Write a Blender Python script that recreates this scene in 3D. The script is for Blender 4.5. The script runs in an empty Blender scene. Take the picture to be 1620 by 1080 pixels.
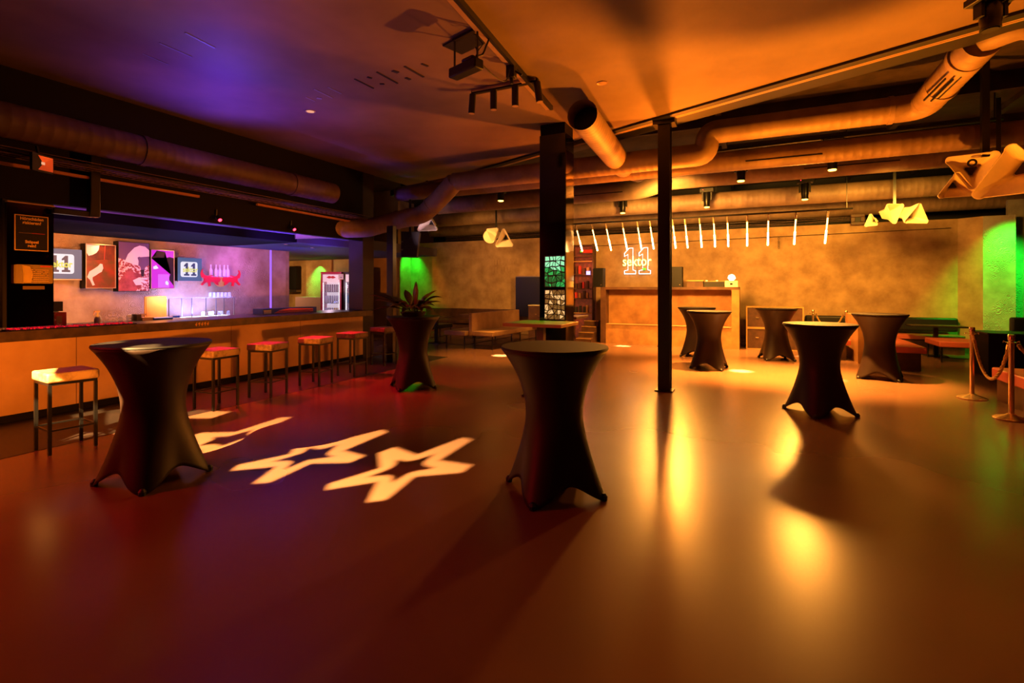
import bpy, math, random
from mathutils import Vector, Matrix
R = math.radians
PI = math.pi
random.seed(7)
sc = bpy.context.scene
col = sc.collection
THETA = math.atan(380 / 800)
EYE = 1.55

# ------------------------------------------------------------------ materials
def lin(h):
    if isinstance(h, str):
        h = h.lstrip('#')
        c = [int(h[i:i + 2], 16) / 255 for i in (0, 2, 4)]
        return tuple(((x / 12.92) if x < 0.04045 else ((x + 0.055) / 1.055) ** 2.4) for x in c) + (1,)
    return tuple(h) + (1,) if len(h) == 3 else tuple(h)

def mat(name, c, rough=0.6, metal=0.0, spec=0.5, c2=None, scale=4.0, bump=0.0, bscale=30.0, coat=0.0,
        emit=None, est=0.0, relief=False, detail=4.0, sheen=0.0, trans=0.0, contrast=(0.35, 0.65), rough2=None):
    m = bpy.data.materials.new(name)
    m.use_nodes = True
    nt = m.node_tree
    b = nt.nodes['Principled BSDF']
    b.inputs['Base Color'].default_value = lin(c)
    b.inputs['Roughness'].default_value = rough
    b.inputs['Metallic'].default_value = metal
    b.inputs['Specular IOR Level'].default_value = spec
    b.inputs['Coat Weight'].default_value = coat
    b.inputs['Coat Roughness'].default_value = 0.12
    b.inputs['Transmission Weight'].default_value = trans
    b.inputs['Sheen Weight'].default_value = sheen
    if emit:
        b.inputs['Emission Color'].default_value = lin(emit)
        b.inputs['Emission Strength'].default_value = est
    tc = None
    if c2 or bump or relief or rough2 is not None:
        tc = nt.nodes.new('ShaderNodeTexCoord')
    if c2 or rough2 is not None:
        n = nt.nodes.new('ShaderNodeTexNoise')
        n.inputs['Scale'].default_value = scale
        n.inputs['Detail'].default_value = detail
        n.inputs['Roughness'].default_value = 0.6
        nt.links.new(tc.outputs['Object'], n.inputs['Vector'])
        r = nt.nodes.new('ShaderNodeMapRange')
        r.inputs['From Min'].default_value = contrast[0]
        r.inputs['From Max'].default_value = contrast[1]
        nt.links.new(n.outputs['Fac'], r.inputs['Value'])
        if c2:
            mx = nt.nodes.new('ShaderNodeMix'); mx.data_type = 'RGBA'
            mx.inputs[6].default_value = lin(c); mx.inputs[7].default_value = lin(c2)
            nt.links.new(r.outputs[0], mx.inputs[0])
            nt.links.new(mx.outputs[2], b.inputs['Base Color'])
        if rough2 is not None:
            rr = nt.nodes.new('ShaderNodeMapRange')
            rr.inputs['To Min'].default_value = rough; rr.inputs['To Max'].default_value = rough2
            nt.links.new(r.outputs[0], rr.inputs['Value'])
            nt.links.new(rr.outputs[0], b.inputs['Roughness'])
    hgt = None
    if bump:
        n2 = nt.nodes.new('ShaderNodeTexNoise')
        n2.inputs['Scale'].default_value = bscale
        n2.inputs['Detail'].default_value = 5
        nt.links.new(tc.outputs['Object'], n2.inputs['Vector'])
        hgt = n2.outputs['Fac']
    if relief:
        v = nt.nodes.new('ShaderNodeTexVoronoi')
        v.inputs['Scale'].default_value = 9
        nt.links.new(tc.outputs['Object'], v.inputs['Vector'])
        s = nt.nodes.new('ShaderNodeMath'); s.operation = 'MULTIPLY'; s.inputs[1].default_value = 27
        nt.links.new(v.outputs['Distance'], s.inputs[0])
        s2 = nt.nodes.new('ShaderNodeMath'); s2.operation = 'SINE'
        nt.links.new(s.outputs[0], s2.inputs[0])
        n3 = nt.nodes.new('ShaderNodeTexNoise'); n3.inputs['Scale'].default_value = 1.3
        nt.links.new(tc.outputs['Object'], n3.inputs['Vector'])
        r3 = nt.nodes.new('ShaderNodeMapRange')
        r3.inputs['From Min'].default_value = 0.5; r3.inputs['From Max'].default_value = 0.6
        nt.links.new(n3.outputs['Fac'], r3.inputs['Value'])
        s3 = nt.nodes.new('ShaderNodeMath'); s3.operation = 'MULTIPLY'
        nt.links.new(s2.outputs[0], s3.inputs[0]); nt.links.new(r3.outputs[0], s3.inputs[1])
        if hgt:
            s4 = nt.nodes.new('ShaderNodeMath'); s4.operation = 'ADD'
            nt.links.new(s3.outputs[0], s4.inputs[0]); nt.links.new(hgt, s4.inputs[1]); hgt = s4.outputs[0]
        else:
            hgt = s3.outputs[0]
    if hgt:
        bp = nt.nodes.new('ShaderNodeBump')
        bp.inputs['Strength'].default_value = max(bump, 0.4 if relief else 0)
        bp.inputs['Distance'].default_value = 0.02 if relief else 0.01
        nt.links.new(hgt, bp.inputs['Height'])
        nt.links.new(bp.outputs[0], b.inputs['Normal'])
    return m

def emit(name, c, s):
    m = bpy.data.materials.new(name); m.use_nodes = True
    nt = m.node_tree
    b = nt.nodes['Principled BSDF']
    b.inputs['Base Color'].default_value = (0.02, 0.02, 0.02, 1)
    b.inputs['Emission Color'].default_value = lin(c)
    b.inputs['Emission Strength'].default_value = s
    return m

def led_rows(name, c, s, pitch):
    """a strip of separate bright dots along local Z"""
    m = emit(name, c, s); nt = m.node_tree
    tc = nt.nodes.new('ShaderNodeTexCoord'); sx = nt.nodes.new('ShaderNodeSeparateXYZ')
    nt.links.new(tc.outputs['Object'], sx.inputs[0])
    a = nt.nodes.new('ShaderNodeMath'); a.operation = 'MULTIPLY'; a.inputs[1].default_value = 1 / pitch
    nt.links.new(sx.outputs['Z'], a.inputs[0])
    f = nt.nodes.new('ShaderNodeMath'); f.operation = 'FRACT'; nt.links.new(a.outputs[0], f.inputs[0])
    g = nt.nodes.new('ShaderNodeMath'); g.operation = 'GREATER_THAN'; g.inputs[1].default_value = 0.4
    nt.links.new(f.outputs[0], g.inputs[0])
    k = nt.nodes.new('ShaderNodeMath'); k.operation = 'MULTIPLY'; k.inputs[1].default_value = s
    nt.links.new(g.outputs[0], k.inputs[0])
    nt.links.new(k.outputs[0], nt.nodes['Principled BSDF'].inputs['Emission Strength'])
    return m

M = {}
def glass_mat(name, c, a):
    m = bpy.data.materials.new(name); m.use_nodes = True
    nt = m.node_tree
    b = nt.nodes['Principled BSDF']
    b.inputs['Base Color'].default_value = lin(c); b.inputs['Roughness'].default_value = 0.05
    t = nt.nodes.new('ShaderNodeBsdfTransparent'); mx = nt.nodes.new('ShaderNodeMixShader')
    mx.inputs[0].default_value = a
    nt.links.new(t.outputs[0], mx.inputs[1]); nt.links.new(b.outputs[0], mx.inputs[2])
    nt.links.new(mx.outputs[0], nt.nodes['Material Output'].inputs[0])
    return m

M['floor'] = mat('polished_floor', '#785542', 0.24, c2='#5c3f30', scale=0.6, spec=0.5, contrast=(0.15, 0.9), rough2=0.29, detail=2)
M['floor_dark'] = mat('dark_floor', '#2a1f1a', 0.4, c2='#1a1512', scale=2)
M['ceiling'] = mat('painted_ceiling', '#87705c', 0.6, c2='#6c5846', scale=0.5, bump=0.05, bscale=3, spec=0.3)
M['concrete'] = mat('rough_concrete', '#3e3026', 0.85, c2='#261c15', scale=3, bump=0.3, bscale=14)
M['stucco'] = mat('mottled_plaster', '#bc9c70', 0.75, c2='#967650', scale=2.2, bump=0.12, bscale=9, detail=8)
M['relief'] = mat('relief_plaster', '#c2a27c', 0.65, c2='#94704e', scale=1.6, bump=0.4, bscale=8, relief=True, detail=8)
M['relief_pale'] = mat('pale_relief_plaster', '#b8b0a8', 0.6, c2='#958c84', scale=2.0, bump=0.2, bscale=8, relief=True, detail=8)
M['ochre'] = mat('ochre_wall', '#a88a58', 0.8, c2='#8c7046', scale=1.0)
M['black'] = mat('black_paint', '#0a0808', 0.5)
M['dark'] = mat('dark_paint', '#0d0404', 0.7, spec=0.2, c2='#070303', scale=2)
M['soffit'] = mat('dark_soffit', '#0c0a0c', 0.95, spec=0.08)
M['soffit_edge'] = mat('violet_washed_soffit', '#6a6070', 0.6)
M['mirror'] = mat('black_glass', '#050505', 0.08, spec=0.8)
M['mirror_side'] = mat('smoked_mirror', '#8a7a68', 0.06, metal=1.0)
M['steel_dark'] = mat('dark_steel', '#0e0c0b', 0.28, spec=0.6)
M['trim_metal'] = mat('aluminium_trim', '#b09070', 0.35, metal=0.3)
M['bar_front'] = mat('bar_front_panel', '#b48a5c', 0.45, c2='#9c744a', scale=1.2, bump=0.03, bscale=3)
M['counter'] = mat('counter_stone', '#4c3a2c', 0.35, c2='#32261e', scale=7, bump=0.05, spec=0.5)
M['duct'] = mat('duct_metal', '#9a8068', 0.55, metal=0.05, c2='#7c6450', scale=2.5, bump=0.05, bscale=6)
M['duct_dark'] = mat('dark_duct_metal', '#2c2019', 0.5, metal=0.2)
M['fabric'] = mat('stretch_fabric', '#24140d', 0.5, spec=0.3, sheen=0.0, bump=0.04, bscale=200)
M['fabric_top'] = mat('stretch_fabric_top', '#120c0a', 0.6, spec=0.25)
M['leather'] = mat('cream_leather', '#a08660', 0.5, c2='#5e4a30', scale=9, bump=0.1, bscale=20, contrast=(0.5, 0.75))
M['leather_pale'] = mat('pale_leather', '#b08a62', 0.4, c2='#96714c', scale=3)
M['leather_pink'] = mat('pink_leather', '#c05a4a', 0.5)
M['leather_black'] = mat('black_leather', '#141312', 0.45)
M['wood'] = mat('booth_wood', '#b4834e', 0.5, c2='#8e6238', scale=2.5, bump=0.05, bscale=8, detail=7)
M['wood_dark'] = mat('dark_wood', '#5a3a26', 0.45, c2='#40281a', scale=4)
M['wood_pale'] = mat('pale_table_top', '#a58258', 0.35)
M['speaker'] = mat('speaker_box', '#1c1714', 0.6, bump=0.2, bscale=90)
M['case'] = mat('case_panel', '#4c2c18', 0.55, c2='#3a2012', scale=8)
M['case_edge'] = mat('case_edging', '#c89c60', 0.35, metal=0.5)
M['horn'] = mat('horn_shell', '#eadcc0', 0.45)
M['horn_dark'] = mat('horn_throat', '#2a2018', 0.6)
M['chrome'] = mat('polished_brass_steel', '#f0d4a4', 0.2, metal=.85)
M['rope'] = mat('twisted_rope', '#c49a48', 0.8, c2='#8a6a2c', scale=60)
M['leaf'] = mat('leaf_green', '#8a8640', 0.45, c2='#5c5a24', scale=6)
M['leaf_dark'] = mat('leaf_dark', '#34361c', 0.5)
M['pot'] = mat('clay_soil_pot', '#1b1410', 0.7)
M['red_logo'] = mat('red_plastic', '#d01020', 0.4)
M['gold'] = mat('gold_paint', '#c89038', 0.5)
M['white'] = mat('white_plastic', '#cfc4b8', 0.5)
M['card'] = mat('cardboard', '#a87848', 0.8)
M['tan'] = mat('tan_board', '#b88850', 0.6)
M['blue_plastic'] = mat('blue_plastic', '#1638b0', 0.4)
M['red_item'] = mat('red_print', '#b01424', 0.4, c2='#e8c0a0', scale=30, contrast=(0.55, 0.7))
M['glass'] = glass_mat('clear_glass', '#d8e4ff', 0.22)
M['perspex'] = glass_mat('clear_perspex', '#c8a860', 0.35)
M['steel'] = mat('brushed_steel', '#8a8078', 0.3, metal=0.9)
M['tray'] = mat('zinc_tray', '#6c5038', 0.5, metal=0.4)
M['cable'] = mat('black_cable', '#0c0a09', 0.6)
M['cable_mix'] = mat('cable_bundle', '#4a2c18', 0.6, c2='#120c08', scale=25)
M['strip_wood'] = mat('timber_batten', '#b87830', 0.6)
M['poster_black'] = mat('poster_black', '#0c0b08', 0.35, c2='#17160c', scale=40)
M['poster_text'] = mat('poster_text', '#d8a848', 0.5)
M['wax'] = mat('yellow_foam', '#d8b038', 0.6)
M['case_red'] = mat('fridge_red', '#b80c34', 0.35)
M['fridge_black'] = mat('fridge_black', '#141114', 0.4)
M['blind'] = mat('blue_black_panel', '#12121e', 0.3)
M['art_brown'] = mat('print_brown', '#48100a', 0.35, c2='#6c240c', scale=3, contrast=(0.42, 0.58))
M['art_rust'] = mat('print_rust', '#8a2408', 0.35, c2='#5c3408', scale=5)
M['art_pink'] = mat('print_rose', '#b04c50', 0.4, c2='#7c2830', scale=6)
M['art_mauve'] = mat('print_mauve', '#6c4464', 0.4)
M['art_white'] = mat('print_pale', '#f0c8c4', 0.4)
M['art_red'] = mat('print_red', '#c0382c', 0.4)
M['art_dark'] = mat('print_dark', '#22060e', 0.4)
M['art_speckle'] = mat('print_speckle', '#f0c0b8', 0.4, c2='#8c2c2c', scale=26, contrast=(0.45, 0.52))
M['screen_blue'] = emit('screen_slate', '#426486', 0.75)
M['screen_white'] = emit('screen_white', '#e9e6ee', 1.0)
M['screen_navy'] = emit('screen_navy', '#1a2a48', 1.0)
M['screen_yellow'] = emit('screen_yellow', '#ddd84c', 1.0)
M['screen_magenta'] = emit('screen_magenta', '#d804d8', 1.0)
M['screen_lilac'] = emit('screen_lilac', '#e45cf0', 1.0)
M['lens_amber'] = emit('lamp_lens_glow', '#ffb840', 14)
M['tube_light'] = emit('tube_glow', (1.0, 0.50, 0.14), 45)
M['tube_dots'] = led_rows('tube_dot_glow', (1.0, 0.45, 0.11), 16, 0.028)
M['neon_white'] = emit('neon_white', (1.0, 0.72, 0.62), 4)
M['neon_yellow'] = emit('neon_yellow', (1.0, 0.62, 0.12), 4)
M['neon_green'] = emit('neon_green', (0.15, 0.8, 0.03), 1.5)
M['green_hot'] = emit('green_lamp', (0.3, 1.0, 0.5), 20)
M['violet_led'] = emit('violet_led', (0.28, 0.10, 0.9), 1.6)
M['white_led'] = emit('white_led', (0.85, 0.9, 1.0), 5)
M['red_led'] = emit('red_led', (1.0, 0.02, 0.04), 12)
M['fridge_light'] = emit('fridge_light', (1.0, 0.86, 0.95), 2.4)
M['fridge_inside'] = mat('fridge_lining', '#e8e0e4', 0.5, emit=(1, 0.85, 0.95), est=0.75)
M['flood_face'] = mat('flood_reflector', '#c86818', 0.25, metal=0.6, emit=(1.0, 0.10, 0.02), est=0.35)
M['downlight'] = emit('downlight_glow', (1.0, 0.42, 0.22), 0.9)
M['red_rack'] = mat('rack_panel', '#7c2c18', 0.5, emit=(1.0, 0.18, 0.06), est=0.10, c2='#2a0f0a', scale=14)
M['can_a'] = mat('can_dark', '#2c2850', 0.3, metal=0.4)
M['can_b'] = mat('can_teal', '#3088a8', 0.3, metal=0.4)
M['can_c'] = mat('can_yellow', '#d8a830', 0.3, metal=0.4)
M['can_d'] = mat('can_silver', '#b8b4c0', 0.3, metal=0.4)

# ------------------------------------------------------------------ mesh builder
class MB:
    def __init__(s):
        s.v = []; s.f = []
    def box(s, x0, x1, y0, y1, z0, z1):
        n = len(s.v)
        s.v += [(x, y, z) for z in (z0, z1) for y in (y0, y1) for x in (x0, x1)]
        s.f += [tuple(n + i for i in q) for q in ((0, 2, 3, 1), (4, 5, 7, 6), (0, 1, 5, 4), (2, 6, 7, 3), (0, 4, 6, 2), (1, 3, 7, 5))]
        return s
    def obox(s, p0, p1, w, h, up=(0, 0, 1)):
        """bar from p0 to p1 with width w, height h"""
        p0, p1 = Vector(p0), Vector(p1); d = (p1 - p0).normalized(); u = Vector(up)
        if abs(d.dot(u)) > 0.98: u = Vector((1, 0, 0))
        a = d.cross(u).normalized() * w / 2; b = a.cross(d).normalized() * h / 2
        n = len(s.v)
        for p in (p0, p1):
            s.v += [tuple(p + q) for q in (-a - b, a - b, a + b, -a + b)]
        s.f += [tuple(n + i for i in q) for q in ((0, 3, 2, 1), (4, 5, 6, 7), (0, 1, 5, 4), (1, 2, 6, 5), (2, 3, 7, 6), (3, 0, 4, 7))]
        return s
    def tube(s, path, r, n=14, caps=True, ribs=0.0, ribh=0.0028):
        P = [Vector(p) for p in path]
        rr = r if isinstance(r, (list, tuple)) else [r] * len(P)
        if ribs:
            Q, q = [], []
            for i in range(len(P) - 1):
                L = (P[i + 1] - P[i]).length; k = max(1, int(L / ribs))
                for j in range(k):
                    t = j / k; c = P[i].lerp(P[i + 1], t); Q.append(c); q.append(rr[i] + ribh if L > ribs * 0.9 else rr[i])
                    if L > ribs * 0.9:
                        for dt in (0.008, ribs - 0.016):
                            Q.append(c + (P[i + 1] - P[i]).normalized() * dt); q.append(rr[i])
            Q.append(P[-1]); q.append(rr[-1]); P, rr = Q, q
        d0 = (P[1] - P[0]).normalized()
        u = Vector((0, 0, 1)) if abs(d0.z) < 0.9 else Vector((1, 0, 0))
        u = (u - d0 * u.dot(d0)).normalized(); base = len(s.v)
        for i, p in enumerate(P):
            if i == 0: d = d0
            elif i == len(P) - 1: d = (P[i] - P[i - 1]).normalized()
            else: d = ((P[i] - P[i - 1]).normalized() + (P[i + 1] - P[i]).normalized()).normalized()
            u = (u - d * u.dot(d)).normalized(); w = d.cross(u)
            for k in range(n):
                a = 2 * PI * k / n
                s.v.append(tuple(p + (u * math.cos(a) + w * math.sin(a)) * rr[i]))
        for i in range(len(P) - 1):
            for k in range(n):
                a = base + i * n + k; b = base + i * n + (k + 1) % n
                s.f.append((a, b, b + n, a + n))
        if caps:
            s.f.append(tuple(base + k for k in range(n))[::-1])
            s.f.append(tuple(base + (len(P) - 1) * n + k for k in range(n)))
        return s
    def lathe(s, prof, n=20, c=(0, 0, 0), close=True):
        base = len(s.v)
        for r, z in prof:
            for k in range(n):
                a = 2 * PI * k / n
                s.v.append((c[0] + r * math.cos(a), c[1] + r * math.sin(a), c[2] + z))
        for i in range(len(prof) - 1):
            for k in range(n):
                a = base + i * n + k; b = base + i * n + (k + 1) % n
                s.f.append((a, b, b + n, a + n))
        if close:
            s.f.append(tuple(base + k for k in range(n))[::-1])
            s.f.append(tuple(base + (len(prof) - 1) * n + k for k in range(n)))
        return s
    def prism(s, pts, o, u, v, d):
        """2d outline pts on plane o,u,v extruded by d along u x v"""
        o, u, v = Vector(o), Vector(u), Vector(v); w = u.cross(v) * d
        n = len(pts); b = len(s.v)
        s.v += [tuple(o + u * x + v * y) for x, y in pts] + [tuple(o + u * x + v * y + w) for x, y in pts]
        s.f.append(tuple(b + k for k in range(n))[::-1]); s.f.append(tuple(b + n + k for k in range(n)))
        for k in range(n):
            j = (k + 1) % n
            s.f.append((b + k, b + j, b + n + j, b + n + k))
        return s
    def shift(s, d, start=0):
        s.v = s.v[:start] + [tuple(Vector(p) + Vector(d)) for p in s.v[start:]]
        return s
    def build(s, name, m, parent=None, smooth=False, bevel=0.0, loc=None):
        me = bpy.data.meshes.new(name)
        me.from_pydata(s.v, [], s.f); me.update()
        if m: me.materials.append(m)
        o = bpy.data.objects.new(name, me); col.objects.link(o)
        if parent: o.parent = parent
        if loc: o.location = loc
        if smooth:
            me.polygons.foreach_set('use_smooth', [True] * len(me.polygons))
            try: me.set_sharp_from_angle(angle=R(38))
            except Exception: pass
        if bevel:
            b = o.modifiers.new('bevel', 'BEVEL'); b.width = bevel; b.segments = 3; b.limit_method = 'ANGLE'
            me.polygons.foreach_set('use_smooth', [True] * len(me.polygons))
            try: me.set_sharp_from_angle(angle=R(50))
            except Exception: pass
        return o

def tag(o, label=None, cat=None, group=None, kind=None):
    if label: o['label'] = label
    if cat: o['category'] = cat
    if group: o['group'] = group
    if kind: o['kind'] = kind
    return o
def thing(name, label, cat, loc=(0, 0, 0), rz=0.0, group=None):
    o = bpy.data.objects.new(name, None); col.objects.link(o)
    o.empty_display_size = 0.1
    o.location = loc; o.rotation_euler = (0, 0, rz)
    return tag(o, label, cat, group)
def struct(o): return tag(o, kind='structure')
def kids(o): return [c for c in col.objects if c.parent == o]
def dup(root, loc, rz=None, label=None, group=None, scale=None):
    def cp(o, par):
        c = o.copy(); col.objects.link(c); c.parent = par
        for ch in kids(o): cp(ch, c)
        return c
    r = cp(root, None)
    r.location = loc
    if rz is not None: r.rotation_euler = (0, 0, rz)
    if label: r['label'] = label
    if group: r['group'] = group
    if scale: r.scale = scale
    return r
def fillet(pts, r, n=6):
    P = [Vector(p) for p in pts]; out = [P[0]]
    for i in range(1, len(P) - 1):
        a = (P[i - 1] - P[i]); b = (P[i + 1] - P[i])
        rr = min(r, a.length * 0.49, b.length * 0.49)
        p0 = P[i] + a.normalized() * rr; p1 = P[i] + b.normalized() * rr
        for k in range(n + 1):
            t = k / n
            out.append(p0 * (1 - t) ** 2 + P[i] * 2 * t * (1 - t) + p1 * t * t)
    out.append(P[-1])
    return out
FX = ((0, 1, 0), (0, 0, 1))     # on a wall facing +x
FY = ((1, 0, 0), (0, 0, 1))     # on a wall facing -y (the camera side)
def text(body, size, o, fr, m, name, parent=None, depth=0.004, bevel=0.0, outline=False, sx=1.0, bold=0.0):
    cu = bpy.data.curves.new('t', 'FONT'); cu.body = body; cu.size = size
    cu.align_x = 'CENTER'; cu.align_y = 'CENTER'
    cu.offset = bold
    if outline:
        cu.fill_mode = 'NONE'; cu.bevel_depth = bevel; cu.bevel_resolution = 1
    else:
        cu.extrude = depth
    cu.resolution_u = 3
    t = bpy.data.objects.new('t', cu); col.objects.link(t)
    bpy.context.view_layer.update()
    me = bpy.data.meshes.new_from_object(t.evaluated_get(bpy.context.evaluated_depsgraph_get()))
    bpy.data.objects.remove(t); bpy.data.curves.remove(cu)
    u, v = Vector(fr[0]), Vector(fr[1]); w = u.cross(v); o = Vector(o)
    for q in me.vertices:
        c = q.co.copy(); q.co = o + u * c.x * sx + v * c.y + w * c.z
    me.materials.clear(); me.materials.append(m)
    ob = bpy.data.objects.new(name, me); col.objects.link(ob)
    if parent: ob.parent = parent
    return ob
def circ(cx, cy, r, n=16, ry=None):
    ry = ry or r
    return [(cx + r * math.cos(2 * PI * k / n), cy + ry * math.sin(2 * PI * k / n)) for k in range(n)]
def rrect(x0, x1, y0, y1, r, n=4):
    out = []
    for cx, cy, a in ((x1 - r, y1 - r, 0), (x0 + r, y1 - r, 90), (x0 + r, y0 + r, 180), (x1 - r, y0 + r, 270)):
        for k in range(n + 1):
            t = R(a + 90 * k / n); out.append((cx + r * math.cos(t), cy + r * math.sin(t)))
    return out
def light(kind, name, loc, color, power, aim=None, size=0.1, angle=60, blend=0.5, sy=None):
    l = bpy.data.lights.new(name, kind); l.color = color[:3]; l.energy = power
    if kind == 'AREA':
        l.size = size
        if sy: l.shape = 'RECTANGLE'; l.size_y = sy
    else:
        l.shadow_soft_size = size
    if kind == 'SPOT':
        l.spot_size = R(angle); l.spot_blend = blend
    o = bpy.data.objects.new(name, l); col.objects.link(o); o.location = loc
    if aim is not None:
        d = Vector(aim) - Vector(loc); o.rotation_euler = d.to_track_quat('-Z', 'Y').to_euler()
    return o

# ------------------------------------------------------------------ camera
cam = bpy.data.cameras.new('camera'); co = bpy.data.objects.new('camera', cam); col.objects.link(co)
co.location = (0, 0, EYE); co.rotation_euler = (PI / 2, 0, THETA)
cam.sensor_width = 36; cam.lens = 36 * 800 / 1620; cam.shift_y = -85 / 1620; cam.clip_start = 0.02
sc.camera = co
sc.view_settings.view_transform = 'Standard'; sc.view_settings.look = 'None'
sc.view_settings.gamma = 1.0; sc.view_settings.use_curve_mapping = False
sc.view_settings.exposure = 0.0
w = bpy.data.worlds.new('world'); sc.world = w; w.use_nodes = True
w.node_tree.nodes['Background'].inputs[0].default_value = (0.02, 0.004, 0.002, 1)
w.node_tree.nodes['Background'].inputs[1].default_value = 0.3
sc.cycles.max_bounces = 6; sc.cycles.diffuse_bounces = 4; sc.cycles.glossy_bounces = 3
sc.cycles.sample_clamp_indirect = 6.0
sc.cycles.use_denoising = True
try: sc.cycles.denoiser = 'OPENIMAGEDENOISE'
except Exception: pass

CE = 4.08
# ------------------------------------------------------------------ the setting
struct(MB().box(-15, 8, -4, 18, -0.1, 0).build('floor', M['floor']))
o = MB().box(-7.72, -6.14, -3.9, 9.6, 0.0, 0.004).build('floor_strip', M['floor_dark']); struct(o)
# lowered ceiling: edge runs diagonally
e0, e1 = Vector((-8.9, 11.03)), Vector((5.2, 4.86))
m_ = MB().prism([(-7.72, -3.9), (7.9, -3.9), (7.9, 3.68), (e1.x, e1.y), (-7.72, 10.5)], (0, 0, CE), (1, 0, 0), (0, 1, 0), 0.12)
struct(m_.build('ceiling', M['ceiling']))
struct(MB().box(-15, 8, -4, 18, 4.72, 4.85).build('ceiling_rear', M['concrete']))
struct(MB().box(-11.56, 4.46, 15.5, 15.7, 0, 3.2).build('wall_back', M['stucco']))
struct(MB().box(-11.7, 8, 17.2, 17.3, 0, 4.72).build('wall_behind', M['black']))
struct(MB().prism([(4.44, 15.5), (4.81, 15.2), (4.81, 15.7), (4.44, 15.7)], (0, 0, 0), (1, 0, 0), (0, 1, 0), 3.2).build('wall_corner', M['stucco']))
struct(MB().box(4.81, 5.38, 15.2, 15.7, 0, 3.2).build('wall_pier', M['relief_pale']))
struct(MB().box(5.38, 7.9, 15.6, 15.7, 0, 3.6).build('wall_recess', M['relief_pale']))
struct(MB().box(7.9, 8.0, -4, 17.3, 0, 4.72).build('wall_right', M['dark']))
struct(MB().box(-15, 8, -4, -3.9, 0, 4.72).build('wall_front', M['dark']))
struct(MB().box(-11.7, -11.56, 13.2, 15.7, 0, 4.72).build('wall_side', M['relief']))
struct(MB().box(-12.6, -10.35, 13.2, 13.3, 0, 4.72).build('wall_passage', M['ochre']))
struct(MB().box(-10.8, -10.6, -3.9, 9.05, 0, 4.72).build('wall_left', M['relief']))
struct(MB().box(-15, -10.6, 9.05, 9.15, 0, 4.72).build('wall_return', M['stucco']))
struct(MB().box(-15, -11.4, 12.6, 12.8, 0, 4.72).build('wall_end', M['stucco']))
struct(MB().box(-13.62, -12.47, 12.45, 12.6, 0, 4.72).build('wall_niche', M['relief']))
struct(MB().box(-12.47, -11.5, 12.5, 12.6, 0, 4.72).build('wall_niche_side', M['relief_pale']))
# bulkhead over the bar
b_ = MB().box(-7.82, -7.7, -3.9, 8.6, 2.57, 4.72)
struct(b_.build('beam_front', M['dark']))
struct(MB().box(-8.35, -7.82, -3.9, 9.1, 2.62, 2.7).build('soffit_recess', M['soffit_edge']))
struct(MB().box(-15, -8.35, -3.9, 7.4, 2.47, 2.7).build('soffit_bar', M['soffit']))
struct(MB().box(-15, -8.35, 7.4, 12.45, 2.47, 2.7).build('soffit_bar_end', mat('lit_grey_soffit', '#4c4856', .7, spec=.1)))  # blue-lit end of the soffit, its brightening put into a paler grey
# pillars and posts
struct(MB().box(-8.1, -7.7, 8.6, 8.95, 0, 4.1).build('pillar_bar', mat('pillar_paint', '#2c1a18', 0.6, c2='#22120f', scale=3)))
p_ = MB().box(-7.74, -7.69, 2.74, 3.17, 1.09, 2.53); struct(MB().box(-8.0, -7.74, 2.72, 3.19, 1.09, 2.57).build('pillar_counter', M['black']))
o = p_.build('pillar_mirror', mat('bronze_mirror', '#5a3e28', .1, metal=1.0)); struct(o)
struct(MB().box(-7.72, -7.66, 2.735, 3.175, 2.53, 2.545).build('trim_1', M['trim_metal']))
struct(MB().box(-7.74, -7.68, 2.35, 2.67, 1.09, 2.56).build('wall_counter_end', mat('red_brown_wall', '#5c1c10', 0.6)))
h_ = MB()
cx, cy = -1.19, 7.88
for k in (-1, 1): h_.box(cx - .09, cx + .09, cy + k * .085 - .008, cy + k * .085 + .008, 0, CE + .02)
h_.box(cx - .09, cx + .06, cy - .08, cy + .08, 0, CE + .02)
pc = thing('steel_column', 'black steel column standing alone on the open dance floor', 'column')
h_.build('post', M['steel_dark'], pc, bevel=.004)
MB().box(cx - .13, cx + .13, cy - .13, cy + .13, 0.004, .02).build('base_plate', M['steel_dark'], pc)
MB().box(cx - .16, cx + .16, cy - .13, cy + .13, CE - .09, CE - .001).build('head_plate', M['steel_dark'], pc)
# ceiling edge trims
d = (e1 - e0).normalized(); nrm = Vector((-d.y, d.x))
if nrm.y < 0: nrm = -nrm
def edge_strip(off, z0, z1, wdt, mt, nm):
    a = e0 + nrm * off; b = e1 + nrm * off + d * 2.2
    o = MB().obox((a.x, a.y, (z0 + z1) / 2), (b.x, b.y, (z0 + z1) / 2), wdt, z1 - z0).build(nm, mt)
    return struct(o)
edge_strip(.05, CE - .03, CE + .12, .12, M['black'], 'trim_2')
edge_strip(.14, CE - .02, CE + .06, .05, M['trim_metal'], 'trim_3')
edge_strip(.22, CE - .01, CE + .07, .035, M['trim_metal'], 'trim_4')
edge_strip(.45, CE + .02, CE + .42, .30, M['black'], 'beam_edge')
# long rail in the ceiling
struct(MB().obox((-2.15, 1.0, CE - .02), (-2.585, 6.6, CE - .02), .05, .05).build('trim_5', M['trim_metal']))
struct(MB().obox((-2.09, 1.0, CE - .03), (-2.525, 6.6, CE - .03), .04, .06).build('trim_6', M['black']))

# beams and lines under the rear slab
for i, (y, z, hgt) in enumerate(((9.75, 4.45, .27), (12.2, 4.45, .27))):
    struct(MB().box(-7.5, 7.9, y, y + .12, z, z + hgt).build('beam_rear', M['concrete']))
for i, x in enumerate((-3.1, -.6, 2.4, 3.9)):
    struct(MB().box(x, x + .1, 8.0, 17.2, 4.62, 4.72).build('beam_batten', M['concrete']))

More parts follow.
